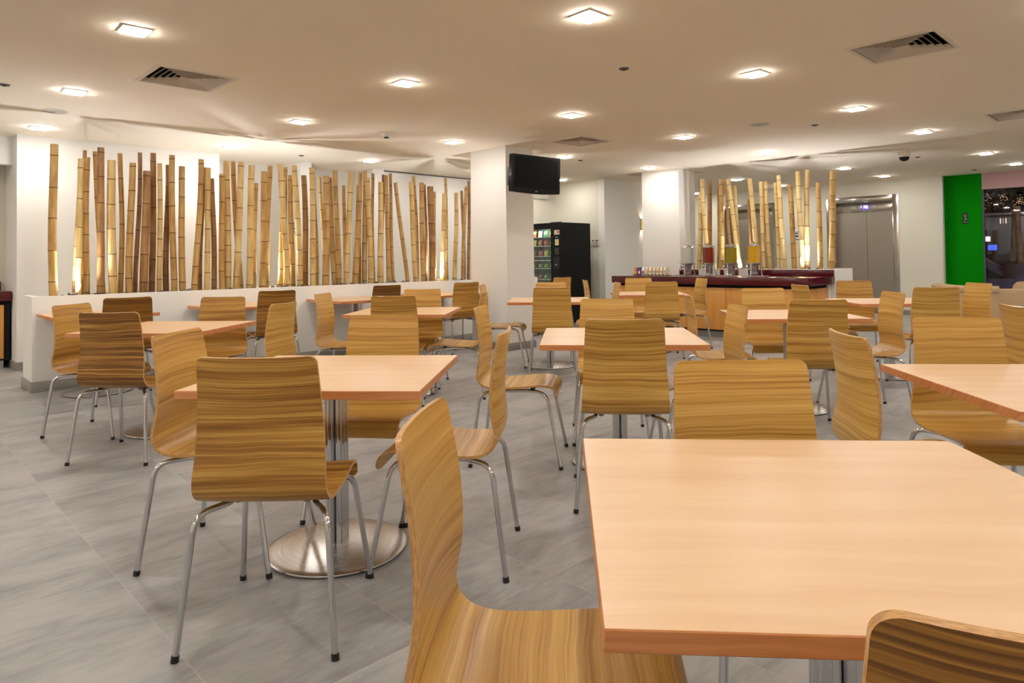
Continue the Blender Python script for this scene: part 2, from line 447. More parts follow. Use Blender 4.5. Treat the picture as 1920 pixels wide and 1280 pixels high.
WALL_TABLES = [
 (1.69, 'beech table turned to the planter wall, nearest the planter left end'),
 (3.09, 'beech table turned to the planter wall, second from planter left end'),
 (4.52, 'beech table turned to the planter wall, casting a shadow beneath, third along'),
 (5.90, 'beech table turned to the planter wall, last one before the TV column'),
]
tab = make_table(.925, TABLES[0][3]); index_children()
for k, (x, y, r, lab) in enumerate(TABLES):
    o = tab if k == 0 else copy_tree(tab)
    o.location = (x, y, 0); o.rotation_euler = (0, 0, R(r)); o['label'] = lab
wt = make_table(.86, WALL_TABLES[0][1]); index_children()
for k, (u, lab) in enumerate(WALL_TABLES):
    o = wt if k == 0 else copy_tree(wt)
    x, y = W(u, 7.565); o.location = (x, y, 0); o.rotation_euler = (0, 0, A44); o['label'] = lab

# ------------------------------------------------------------------ bent plywood chair
PROF = [(.243, .404), (.246, .420), (.243, .438), (.232, .455), (.212, .468), (.180, .475), (.13, .475), (.06, .468), (-.01, .462), (-.08, .458),
        (-.135, .4585), (-.175, .465), (-.205, .480), (-.225, .503), (-.234, .532), (-.233, .565), (-.227, .60), (-.221, .64), (-.2185, .69), (-.2195, .74),
        (-.2235, .79), (-.230, .84), (-.2385, .89), (-.2475, .942)]
def catmull(P, n):
    out = []
    for i in range(len(P) - 1):
        p0, p1, p2, p3 = [Vector((*P[max(0, min(len(P) - 1, k))], 0)) for k in (i - 1, i, i + 1, i + 2)]
        for j in range(n):
            t = j / n
            out.append(.5 * ((2 * p1) + (-p0 + p2) * t + (2 * p0 - 5 * p1 + 4 * p2 - p3) * t * t + (-p0 + 3 * p1 - 3 * p2 + p3) * t ** 3))
    out.append(Vector((*P[-1], 0))); return out
def shell_data():
    c = catmull(PROF, 3)
    s = [0.0]
    for i in range(1, len(c)): s.append(s[-1] + (c[i] - c[i - 1]).length)
    Ltot = s[-1]
    # resample: dense at both ends for the rounded corners
    ends = [0, .0008, .0025, .005, .009, .014, .019, .025]
    mid = [.025 + (Ltot - .05) * k / 44 for k in range(1, 44)]
    S = ends + mid + [Ltot - e for e in reversed(ends)]
    pts = []
    for q in S:
        i = max(0, min(len(s) - 2, next((k for k in range(len(s) - 1) if s[k + 1] >= q), len(s) - 2)))
        f = (q - s[i]) / max(1e-9, s[i + 1] - s[i]); pts.append(c[i].lerp(c[i + 1], f))
    rows = []
    for k, (q, p) in enumerate(zip(S, pts)):
        a, b = pts[max(0, k - 1)], pts[min(len(pts) - 1, k + 1)]
        tg = (b - a).normalized(); nrm = Vector((tg.y, -tg.x))     # points up / towards the sitter
        z = p.y
        hw = .213 if q < .45 else .216 - .026 * max(0, min(1, (q - .52) / (Ltot - .52)))
        hw = .206 + .010 * min(1, q / .25) if q < .45 else hw
        r = .025
        for e in (q, Ltot - q):
            if e < r: hw -= r - math.sqrt(max(0, r * r - (r - e) ** 2))
        back = max(0, min(1, (z - .50) / .14)); back = back * back * (3 - 2 * back) if q > .4 else 0
        dish = .004 + .020 * back
        rows.append((q, p, nrm, hw, dish))
    return rows, Ltot
ROWS, LTOT = shell_data()
NX = 14
def shell_point(row, j, side):
    q, p, n, hw, dish = row
    x = hw * (2 * j / NX - 1); k = abs(x) / .2
    off = dish * k ** 2.2 - .018 * (dish - .004) / .020 + side * .0056
    return Vector((x, p.x + n.x * off, p.y + n.y * off))
def make_shell(name, r0, r1, parent):
    mb = MB(); rows = ROWS[r0:r1 + 1]; G = {}
    for side in (1, -1):
        for i, row in enumerate(rows):
            for j in range(NX + 1): G[side, i, j] = mb.bm.verts.new(shell_point(row, j, side))
    def uvof(i, j): return (rows[i][3] * (2 * j / NX - 1), rows[i][0])
    n = len(rows)
    for side in (1, -1):
        for i in range(n - 1):
            for j in range(NX):
                ids = [(i, j), (i, j + 1), (i + 1, j + 1), (i + 1, j)]
                if side < 0: ids = ids[::-1]
                mb.face([G[side, a, b] for a, b in ids], 0, [uvof(a, b) for a, b in ids], True)
    def strip(seq):
        d = 0
        for (a, b) in zip(seq, seq[1:]):
            pa, pb = G[1, a[0], a[1]], G[1, b[0], b[1]]; l = (pb.co - pa.co).length
            mb.face([pa, pb, G[-1, b[0], b[1]], G[-1, a[0], a[1]]], 1, [(d, 0), (d + l, 0), (d + l, 1), (d, 1)], True); d += l
    strip([(i, 0) for i in range(n)]); strip([(i, NX) for i in range(n)])
    if r0 == 0: strip([(0, j) for j in range(NX + 1)])
    if r1 >= len(ROWS) - 1: strip([(n - 1, j) for j in range(NX + 1)])
    return mb.build(name, [M['shell'], M['edge']], parent, sharp=R(50))
def bez(a, b, c, n=7): return [(Vector(a) * (1 - t) ** 2 + Vector(b) * 2 * t * (1 - t) + Vector(c) * t * t) for t in [k / n for k in range(n + 1)]]
SPLIT = next(i for i, r in enumerate(ROWS) if r[0] > .40 and r[1].y > .575)
def make_chair(label):
    t = thing('dining_chair', label, 'chair', (0, 0, 0), 0, 'bent plywood dining chairs')
    make_shell('seat', 0, SPLIT, t); make_shell('backrest', SPLIT, len(ROWS) - 1, t)
    rt = .0105
    for s in (-1, 1):
        ff, kf, pf = Vector((s * .25, .275, .0)), Vector((s * .203, .192, .428)), Vector((s * .14, .11, .440))
        fb, kb, pb = Vector((s * .25, -.27, .0)), Vector((s * .212, -.212, .432)), Vector((s * .14, -.11, .436))
        bend = []
        for f_, k_, p_ in ((ff, kf, pf), (fb, kb, pb)):
            up = (k_ - f_).normalized(); a = k_ - up * .055; ins = (p_ - k_).normalized(); b = k_ + ins * .055
            bend.append((a, bez(a, k_, b), p_, f_))
        path = bend[0][1] + [bend[0][2] + (bend[1][2] - bend[0][2]) * .0]
        sm = bez(bend[0][1][-1].lerp(pf, .6), pf, pf.lerp(pb, .2), 4)
        sm2 = bez(pb.lerp(pf, .2), pb, bend[1][1][-1].lerp(pb, .6), 4)
        path = bend[0][1] + sm + sm2 + bend[1][1][::-1]
        fr = MB(); fr.tube(path, rt, 12); fr.build('side_frame', M['steel_leg'], t)
        for a, _, _, f_ in bend:
            lm = MB(); lm.tube([a + (a - f_).normalized() * .004, f_ + (a - f_).normalized() * .012], rt, 12)
            lg = lm.build('leg', M['steel_leg'], t)
            cm = MB(); dv = (a - f_).normalized()
            cm.tube([(f_.x, f_.y, 0), f_ + dv * .004, f_ + dv * .020], .0125, 12)
            cm.build('foot_cap', M['rubber'], lg)
    for y in (.10, -.10):
        cb = MB(); cb.box(-.16, .16, y - .012, y + .012, .4475, .4545 if y < 0 else .4565)
        br = cb.build('cross_bar', M['rubber'], t)
        for s in (-1, 1):
            sp = MB(); sp.lathe([(0, -.0), (.012, 0), (.013, .006), (.013, .012), (0, .012)], (s * .115, y, .4345), 14)
            sp.build('stacking_pad', mat_glide, br)
    return t
mat_glide = mat('grey_glide', (.25, .25, .25), .4)
# x, y, facing, seed, darkness, streaks, label
CHAIRS = [
 (-.817, 2.405, .3, .11, .36, .25, 'large walnut chair seen from behind at the left foreground table'),
 (-1.225, 2.955, -94, .23, .08, .15, 'chair at left side of left foreground table, partly behind the large chair'),
 (-.282, 2.905, 84.4, .31, .05, .25, 'chair seen edge-on at right side of left foreground table'),
 (-.731, 3.477, 174.4, .42, .10, .2, 'chair at far side of left foreground table, seat lip showing under top'),
 (-2.503, 4.469, -2.5, .53, .62, 1.3, 'darkest, finely striped chair seen from behind at left'),
 (-3.084, 5.095, -95.9, .61, .22, .1, 'leftmost chair, standing against the planter wall end'),
 (-2.53, 5.70, 180.5, .72, .35, .1, 'chair at far side of left table, facing camera before the planter'),
 (-1.921, 5.027, 80.5, .83, .05, .1, 'chair at right side of left table, turned narrow with pale back'),
 (-3.585, 6.273, 36.0, .91, .75, .1, 'dark-backed chair at wall table nearest the planter left end'),
 (-2.618, 7.356, 34.5, .17, .65, .2, 'dark banded chair at second wall table along the planter'),
 (-1.010, 6.014, -1.0, .29, .25, .2, 'chair seen from behind at the near side of table left of column'),
 (-.949, 6.809, 176.9, .37, .08, .1, 'chair at far side of table left of column, facing camera'),
 (-1.538, 6.337, -96.1, .46, .0, .1, 'pale chair in profile at left side of table before planter'),
 (-.506, 6.306, 84.7, .57, .05, .1, 'chair edge-on before TV column with its seat pointing left'),
 (-.751, 9.214, 36.0, .68, .35, .35, 'chair seen from behind at last wall table beside the TV column'),
 (-1.69, 8.475, 41.0, .79, .9, .1, 'small dark chair at third wall table along the planter'),
 (-.113, 7.985, -96.2, .87, .1, .1, 'chair before TV column whose bare seat points right'),
 (.423, 7.295, -3.7, .97, .15, .2, 'chair seen from behind, right of TV column, before vending machine'),
 (.468, 8.34, 175.8, .13, -.1, .1, 'pale chair facing camera between vending machine and its table'),
 (.641, 11.0, 40.2, .27, .0, .1, 'farthest chair, standing close before the vending machine'),
 (1.244, 9.369, -87.7, .33, .0, .1, 'thin edge-on chair before the black side of vending machine'),
 (.036, 4.288, -98.2, .44, .0, .55, 'chair left of the middle table, its seat pointing right'),
 (.668, 4.754, 174.6, .55, -.1, .2, 'pale chair at far side of middle table, facing camera'),
 (.57, 3.57, -5.5, .66, .1, .6, 'honey chair seen from behind in the middle, wavy grain'),
 (1.128, 4.145, 87.9, .77, .0, .1, 'chair at right side of middle table, turned left'),
 (1.631, 5.354, -96.4, .88, .12, .1, 'narrow leaning chair at left side of table before counter'),
 (2.309, 6.102, 173.5, .99, .05, .15, 'chair facing camera between the counter doors and its table'),
 (2.094, 4.854, -4.4, .21, .2, .05, 'banded chair seen from behind at the table before the counter'),
 (2.794, 5.436, 85.2, .32, .05, .1, 'chair in profile right of counter table, facing left'),
 (3.188, 6.973, -88.8, .43, .1, .1, 'small chair back showing before the right end of maroon counter'),
 (3.93, 7.656, 171.0, .54, .25, .1, 'chair facing camera directly before the steel lift doors'),
 (3.863, 6.364, -9.5, .65, .12, .1, 'chair seen from behind at near side of table before the lift'),
 (4.471, 6.863, 89.9, .76, .0, .1, 'chair at right side of lift table, before the beige sofa'),
 (1.039, 8.282, 90.9, .85, -.1, .1, 'narrow pale chair between vending machine table and counter table'),
 (1.84, 9.803, 174.5, .96, -.15, .1, 'pale chair facing camera right before the maroon counter left part'),
 (1.853, 8.56, -5.6, .15, .1, .35, 'chair seen from behind below the row of tea boxes'),
 (2.383, 9.383, 96.1, .26, .05, .1, 'slim chair standing below the first drink dispensers'),
 (2.039, 2.929, 173.2, .38, .02, .1, 'chair at far side of right edge table, glossy seat showing'),
 (1.525, 2.585, -96.2, .49, .0, .3, 'chair with curved back at left side of right edge table'),
 (.657, 1.712, 181.5, .59, .05, .45, 'wide-looking chair at far side of big foreground table'),
 (.070, 1.282, -95.5, .0, .02, .2, 'nearest chair at left side of big foreground table, whole seat showing'),
 (3.091, 3.792, -99.1, .81, .1, .15, 'chair cut by the right picture edge, above the right edge table'),
 (.548, .764, -15.5, .92, .72, .5, 'dark chair back cut off at the bottom right corner'),
]
ch0 = make_chair(CHAIRS[0][6]); index_children()
for k, (x, y, r, a, b, c, lab) in enumerate(CHAIRS):
    o = ch0 if k == 0 else copy_tree(ch0)
    o.location = (x, y, 0); o.rotation_euler = (0, 0, R(r)); o['label'] = lab
    src = CH['dining_chair'] if k == 0 else None
    for q in COL.objects:
        if q.parent == o and q.name.split('.')[0] in ('seat', 'backrest'): q.color = (a, max(b, -.2) + 0.0, c, 1)

# ------------------------------------------------------------------ bamboo canes
def bamboo_mat(name, stops, dark):
    m = mat(name, stops[1][1], .38, coat=.15); t, N, L, b = nt(m)
    uv = sep(t, coords(t, 'UV')); oi = N.new('ShaderNodeObjectInfo')
    seed = mth(t, 'MULTIPLY', oi.outputs['Random'], 50.0)
    n1 = noise(t, comb(t, mth(t, 'MULTIPLY', uv[0], 2.0), mth(t, 'MULTIPLY', uv[1], 2.2), seed), 1.0, 4, .6)
    n2 = noise(t, comb(t, mth(t, 'MULTIPLY', uv[0], 16.0), mth(t, 'MULTIPLY', uv[1], 5.0), seed), 1.0, 3, .6)
    g = mth(t, 'ADD', mth(t, 'MULTIPLY', n1, .65), mth(t, 'MULTIPLY', n2, .35))
    L.new(ramp(t, g, stops), b.inputs['Base Color'])
    return m
BAM = [bamboo_mat('bamboo_pale', [(.32, srgb(178, 138, 76)), (.48, srgb(210, 178, 114)), (.62, srgb(224, 198, 138))], 0),
       bamboo_mat('bamboo_tan', [(.32, srgb(144, 102, 46)), (.48, srgb(186, 146, 82)), (.64, srgb(206, 170, 108))], 0),
       bamboo_mat('bamboo_brown', [(.30, srgb(98, 64, 30)), (.46, srgb(150, 108, 60)), (.64, srgb(180, 138, 84))], 0)]
M['node'] = mat('bamboo_node', srgb(92, 58, 26), .6)
M['pith'] = mat('bamboo_inside', srgb(150, 112, 70), .8)
RB = random.Random(5)
def cane_mesh(base, top, rad, rnd, wob=.012):
    base, top = Vector(base), Vector(top); d = top - base; Lh = d.length
    t = d.normalized(); s1 = t.orthogonal().normalized(); s2 = t.cross(s1)
    nodes = []; z = rnd.uniform(.05, .25); sp = rnd.uniform(.20, .32)
    while z < Lh - .03: nodes.append(z); z += sp * rnd.uniform(.85, 1.15)
    st = [(0, 0), (Lh, 0)]
    for z in nodes: st += [(z - .012, 0), (z - .004, 1), (z, 2), (z + .004, 3), (z + .012, 0)]
    st += [(Lh * k / 10, 0) for k in range(1, 10) if all(abs(Lh * k / 10 - z) > .03 for z in nodes)]
    st.sort(); st = [q for i, q in enumerate(st) if 0 <= q[0] <= Lh and (i == 0 or q[0] - st[i - 1][0] > .0015)]
    p1, p2 = rnd.uniform(0, 6.3), rnd.uniform(0, 6.3); fq = rnd.uniform(2.0, 3.4)
    mb = MB(); n = 14; rings = []
    def cen(z): return base + t * z + s1 * wob * (math.sin(fq * z + p1) - math.sin(p1)) + s2 * wob * (math.sin(fq * 1.2 * z + p2) - math.sin(p2))
    kinks = {round(z, 4): rnd.uniform(-.004, .004) for z in nodes}
    for z, kd in st:
        c = cen(z); rr = rad * (1.03 - .10 * z / Lh) * (1 + (0, .05, -.02, .07)[kd])
        rings.append(([mb.bm.verts.new(c + (s1 * math.cos(2 * math.pi * k / n) + s2 * math.sin(2 * math.pi * k / n)) * rr) for k in range(n)], z, kd))
    for (a, za, ka), (b, zb, kb) in zip(rings, rings[1:]):
        mi = 1 if (ka in (1, 2) and kb in (2, 3)) else 0
        for k in range(n):
            k2 = (k + 1) % n
            mb.face([a[k], a[k2], b[k2], b[k]], mi, [(k / n, za), ((k + 1) / n, za), ((k + 1) / n, zb), (k / n, zb)], True)
    c = cen(Lh) ; ring = rings[-1][0]
    inn = [mb.bm.verts.new(c + (v.co - c) * .78) for v in ring]; dn = [mb.bm.verts.new(v.co - t * .05) for v in inn]
    for k in range(n):
        k2 = (k + 1) % n
        mb.face([ring[k], ring[k2], inn[k2], inn[k]], 2); mb.face([inn[k], inn[k2], dn[k2], dn[k]], 2)
    mb.face(dn, 2); mb.face([v for v in rings[0][0]][::-1], 2)
    return mb
# left planter: x top, y top, x bottom, width, tone (0 pale, 1 tan, 2 brown), row (0 front .. 1 back)
def c1(x): return x / 2.6667
LEFT = [(268,135,268,38,1,.1),(427,165,405,19,2,.9),(412,208,392,28,0,.3),(398,215,368,15,1,.8),(438,200,432,30,1,.5),(474,170,520,20,1,.8),(511,153,503,34,2,.2),
 (557,214,568,40,0,.1),(600,180,602,24,1,.6),(657,228,645,32,1,.2),(697,176,675,22,2,.7),(727,268,717,38,2,.1),(769,180,757,30,2,.6),(790,230,796,24,0,.2),
 (837,238,830,28,2,.6),(864,190,873,29,1,.3),(907,245,913,30,1,.4),(1002,210,970,28,1,.2),(1013,250,998,24,2,.7),(1046,252,1034,28,0,.2),(1062,306,1070,25,2,.6),
 (1100,285,1111,28,1,.3),(1138,220,1137,32,0,.5),(1172,220,1204,26,1,.8),(1200,222,1180,31,0,.1),(1263,240,1247,32,0,.2),(1284,330,1270,20,1,.8)]
def c2(x): return 440 + x / 2.6667
LEFT2 = [(153,272,138,32,1,.2),(178,243,158,26,1,.8),(234,236,268,29,0,.2),(240,300,228,26,0,.8),(258,250,246,20,1,.95),(282,290,290,25,1,.6),(298,242,328,28,0,.2),
 (341,290,353,28,2,.6),(384,252,392,29,0,.1),(400,300,412,17,1,.8),(430,300,448,16,0,.9),(456,293,454,34,1,.1),(470,300,502,27,0,.6),(502,267,521,27,1,.3),
 (552,340,556,20,1,.9),(579,266,558,28,0,.2),(617,340,602,30,1,.1),(627,276,622,20,1,.8),(645,268,649,24,1,.4),(670,302,682,27,0,.2),(690,280,696,16,1,.9),
 (723,324,727,27,0,.1),(740,287,735,18,2,.7),(760,290,770,22,1,.3),(774,280,794,17,1,.6),(806,326,866,20,1,.2),(880,323,907,25,0,.1),(893,295,912,19,1,.7),
 (937,326,945,26,1,.2),(950,336,957,13,2,.7),(982,346,988,34,2,.1),(998,372,1004,17,1,.7),(1043,380,1040,26,0,.1),(1049,304,1062,16,1,.8),(1104,377,1099,22,0,.3),
 (1136,367,1147,15,2,.8),(1157,347,1140,18,1,.3),(1165,318,1168,16,2,.6)]
def c3(x): return 1180 + x / 2.9091
RIGHT = [(388,290,382,26,0,.5),(398,220,430,24,0,.2),(435,230,440,25,2,.6),(490,270,486,15,1,.9),(503,220,504,26,1,.3),(526,260,566,17,1,.8),(536,222,608,25,0,.2),(574,255,604,21,0,.7),
 (656,218,700,26,0,.2),(655,330,668,14,2,.8),(713,235,738,21,0,.3),(738,232,768,24,0,.5),(797,240,818,20,0,.4),(812,200,850,24,0,.2),(873,250,902,27,1,.4),(919,178,940,27,0,.2),(974,170,970,27,0,.6),
 (1032,238,1043,26,1,.3),(1111,175,1102,33,1,.2)]
canes = []
for fx, oy, lst in ((c1, 220, LEFT), (c2, 220, LEFT2)):
    for (xt, yt, xb, wd, tone, row) in lst: canes.append((fx(xt), oy + yt / 2.6667, fx(xb), wd / 2.6667, tone, row, 0))
canes.sort(key=lambda c: c[2])
rc = sorted([(c3(xt), 260 + yt / 2.9091, c3(xb), wd / 2.9091, tone, row, 1) for (xt, yt, xb, wd, tone, row) in RIGHT], key=lambda c: c[2])
TON = ['pale yellow', 'tan', 'dark brown']
ORD = ['first', 'second', 'third', 'fourth', 'fifth', 'sixth', 'seventh', 'eighth', 'ninth', 'tenth']
def ordinal(n):
    if n < 10: return ORD[n]
    return '%d%s' % (n + 1, 'th' if 10 <= (n + 1) % 100 <= 20 else {1: 'st', 2: 'nd', 3: 'rd'}.get((n + 1) % 10, 'th'))
placed = []
for group, lst in ((0, canes), (1, rc)):
    for i, (xt, yt, xb, wpx, tone, row, g_) in enumerate(lst):
        if group == 0: v = 8.075 + .052 + row * .26; n_, zb = NV, PL1[4] - .036
        else: v = 10.40 + .03 + row * .40; n_, zb = NU, PL2[4] - .036
        hit = on_wall(xb, 520, n_, v)
        base = Vector((hit.x, hit.y, zb)); top = on_wall(xt, yt, n_, v)
        rad = wpx * ((base.y) / F_PX) / 2
        # keep feet from running into each other
        for _ in range(12):
            cl = [q for q in placed if (q[0] - base).length < q[1] + rad]
            if not cl: break
            dirv = Vector((n_[0], n_[1], 0)); sgn = 1 if (base - cl[0][0]).dot(dirv) >= 0 else -1
            nv = (base + dirv * sgn * .02).dot(dirv)
            lo, hi = (8.11, 8.41) if group == 0 else (10.40, 10.90)
            if not lo < nv < hi: break
            base += dirv * sgn * .02; top += dirv * sgn * .02
        placed.append((base.copy(), rad))
        mb = cane_mesh(base, top, rad, RB, .006 if group else .008)
        lean = (xt - xb); ln = 'upright' if abs(lean) < 7 else ('leaning left' if lean < 0 else 'leaning right')
        th = 'thick' if wpx > 10.8 else ('slender' if wpx < 8.2 else '')
        o = mb.build('bamboo_cane', [BAM[tone], M['node'], M['pith']])
        where = 'in the long white planter' if group == 0 else 'in the planter behind the counter'
        tag(o, ' '.join(('%s %s bamboo cane, %s, %s from left %s' % (th, TON[tone], ln, ordinal(i), 'in long planter' if group == 0 else 'behind counter')).split()), 'bamboo', 'bamboo canes ' + where)
# bed of small gravel and the larger pebbles on it
def gravel(name, u0, u1, v0, v1, z, label):
    mb = MB(); rg = random.Random(3)
    nu, nv = int((u1 - u0) / .03), int((v1 - v0) / .03)
    P = [[mb.bm.verts.new((u0 + (u1 - u0) * i / nu, v0 + (v1 - v0) * j / nv, z + rg.uniform(0, .012))) for j in range(nv + 1)] for i in range(nu + 1)]
    for i in range(nu):
        for j in range(nv): mb.face([P[i][j], P[i + 1][j], P[i + 1][j + 1], P[i][j + 1]], smooth=True)
    o = mb.build(name, mat('fine_gravel', srgb(92, 88, 84), .9), None, None, A44)
    tag(o, label, 'gravel', kind='stuff')
gravel('gravel_bed', PL1[0] + .052, PL1[1] - .052, PL1[2] + .052, PL1[3] - .052, PL1[4] - .026, 'layer of fine grey gravel filling the long white planter')
gravel('gravel_bed', PL2[0] + .052, PL2[1] - .052, PL2[2] + .052, PL2[3] - .052, PL2[4] - .026, 'layer of fine grey gravel filling the planter behind the counter')
PM = [mat('pebble_dark', srgb(58, 54, 54), .45), mat('pebble_grey', srgb(120, 116, 112), .5)]
pebs = []
for k in range(3):
    bm = bmesh.new(); bmesh.ops.create_icosphere(bm, subdivisions=2, radius=1)
    rp = random.Random(k)
    for v_ in bm.verts:
        v_.co.x *= 1.0; v_.co.y *= .72; v_.co.z *= .5
        v_.co *= 1 + .06 * math.sin(3 * v_.co.x + k) 
    for f in bm.faces: f.smooth = True
    me = bpy.data.meshes.new('pebble'); bm.to_mesh(me); bm.free(); me.materials.append(PM[0] if k < 2 else PM[1]); pebs.append(me)
RP = random.Random(11)
def pebble(u, v, z, s, where, k=None):
    if k is None: k = RP.randrange(3)
    for q in placed:
        a = UV(q[0])
        if math.hypot(a[0] - u, a[1] - v) < q[1] + s * .9: return
    o = bpy.data.objects.new('pebble', pebs[k]); COL.objects.link(o)
    x, y = W(u, v); o.location = (x, y, z + s * .5 * .9); o.scale = (s, s, s); o.rotation_euler = (0, 0, RP.uniform(0, 6.28))
    shade = 'light grey' if k == 2 else 'dark grey'
    tag(o, 'small %s rounded pebble lying among the bamboo feet %s' % (shade, where), 'pebble', '%s pebbles %s' % (shade, where))
for k in range(105): pebble(RP.uniform(1.35, 8.1), RP.uniform(8.085, 8.16), PL1[4] - .014, RP.uniform(.020, .040), 'in the long planter')
for k in range(14): pebble(RP.uniform(10.39, 10.48), RP.uniform(3.95, 6.35), PL2[4] - .014, RP.uniform(.020, .034), 'in the counter planter')
px = on_wall(172, 545, NV, 8.12); a, b = UV(px)
# ------------------------------------------------------------------ uplights in the planters
UPL = [(136, NV, 8.15, PL1[4], 'beside the second group of canes near the left end'), (524, NV, 8.40, PL1[4], 'glowing behind the middle of long planter'),
       (820, NV, 8.13, PL1[4], 'whose pale lens shows near the right end of long planter'), (497, NV, 8.42, PL1[4], 'hidden low behind the canes left of planter middle'),
       (1388, NU, 10.45, PL2[4], 'behind the third drink dispenser'), (1515, NU, 10.47, PL2[4], 'near the right end of counter planter')]
for k, (pxx, n_, c, h, lab) in enumerate(UPL):
    p = on_wall(pxx, 525, n_, c)
    t = thing('planter_uplight', 'small steel uplight ' + lab, 'light', (p.x, p.y, h - .03), 0, 'planter uplights')
    mb = MB(); mb.lathe([(0, .0), (.02, 0), (.02, .012), (.040, .018), (.044, .05), (.040, .05), (.036, .03), (0, .03)], n=24); mb.build('housing', M['steel_leg'], t)
    mb = MB(); mb.lathe([(0, .036), (.036, .036), (.036, .031), (0, .031)], n=24); mb.build('lens', M['uplamp'], t)
    ld = bpy.data.lights.new('uplight_beam', 'SPOT'); ld.energy = UPBEAM; ld.spot_size = R(128); ld.spot_blend = .7; ld.shadow_soft_size = .03; ld.color = (.84, .89, 1)
    lo = bpy.data.objects.new('uplight_beam', ld); COL.objects.link(lo); lo.parent = t; lo.location = (0, 0, .055); lo.rotation_euler = (R(180), 0, 0)
# ------------------------------------------------------------------ recessed ceiling lamps (the room's own grid)
def make_downlight(label):
    t = thing('ceiling_downlight', label, 'ceiling light', (0, 0, CEIL), 0, 'square recessed ceiling lights')
    mb = MB(); s, w_ = .088, .014
    for q in ((-s, s, -s, -s + w_), (-s, s, s - w_, s), (-s, -s + w_, -s + w_, s - w_), (s - w_, s, -s + w_, s - w_)): mb.box(*q, -.008, 0)
    mb.build('bezel', M['vent'], t)
    mb = MB(); mb.box(-s + w_, s - w_, -s + w_, s - w_, -.017, -.010, bev=.002)
    mb.build('diffuser', M['lamp'], t)
    mb = MB(); mb.box(-s + w_, s - w_, -s + w_, s - w_, -.0098, -.001)
    mb.build('halo_shield', M['vent'], t)  # unseen plate added to keep the diffuser from lighting the ceiling above
    return t
dl = make_downlight('x'); index_children()
LG = R(42.0); LS = 2.118; LO = (-2.4847, 4.4671)
def lamp_at(i, j):
    return (LO[0] + LS * (i * math.cos(LG) - j * math.sin(LG)), LO[1] + LS * (i * math.sin(LG) + j * math.cos(LG)))
seen = {(0, 0): 'nearest of the left group, above the left wall', (0, 1): 'second from top at the left edge', (0, 2): 'lowest at the left edge, above the first bamboo cane',
 (1, -1): 'largest, at the top centre', (1, 0): 'left of centre, second row below the largest lamp', (1, 1): 'above the left half of long planter', (1, 2): 'small, above the dark niche of planter wall',
 (2, -1): 'right of the top centre lamp', (2, 0): 'straight above the television', (2, 1): 'small, just left of TV column top', (2, 2): 'small, right of the smoke detector over planter',
 (3, -1): 'right part, third along from the largest lamp', (3, 0): 'between the two columns', (3, 1): 'small, touching the television corner',
 (4, -1): 'right part, above the dome camera', (4, 0): 'above the counter bamboo canes', (4, 1): 'small, at the left top of second column',
 (5, -1): 'far right, above the green wall', (5, 0): 'small, at top of the rightmost bamboo cane', (5, 1): 'tiny, behind the tops of counter canes',
 (6, -1): 'tiny, at the right picture edge above the window', (6, 0): 'tiny, above the lift doors', (6, 1): 'tiny, hidden among the counter cane tops', (2, -2): 'cut by the top right picture edge'}
first = True
for i in range(-2, 7):
    for j in range(-4, 4):
        x, y = lamp_at(i, j)
        if i == 5: x += .36 * LS * math.cos(LG); y += .36 * LS * math.sin(LG)
        if i == 6: x += .25 * LS * math.cos(LG); y += .25 * LS * math.sin(LG)
        u, v = UV((x, y))
        if not (U0 + .3 < u < 15.2 and V0 + .3 < v < 9.6): continue
        if u < 1.6 and v > 9.4: continue
        if any(h[0] - .15 < u < h[1] + .15 and h[2] - .15 < v < h[3] + .15 for h in holes): continue
        o = dl if first else copy_tree(dl); first = False
        o.location = (x, y, CEIL); o.rotation_euler = (0, 0, LG)
        lab = seen.get((i, j))
        o['label'] = ('square recessed ceiling lamp ' + lab) if lab else 'square recessed ceiling lamp outside the picture'
for k, (u, v) in enumerate([(10.0, 10.6), (14.2, 9.6), (-1.5, 9.0)]):
    o = copy_tree(dl); x, y = W(u, v); o.location = (x, y, CEIL); o.rotation_euler = (0, 0, A44)
    o['label'] = 'square recessed ceiling lamp outside the picture'
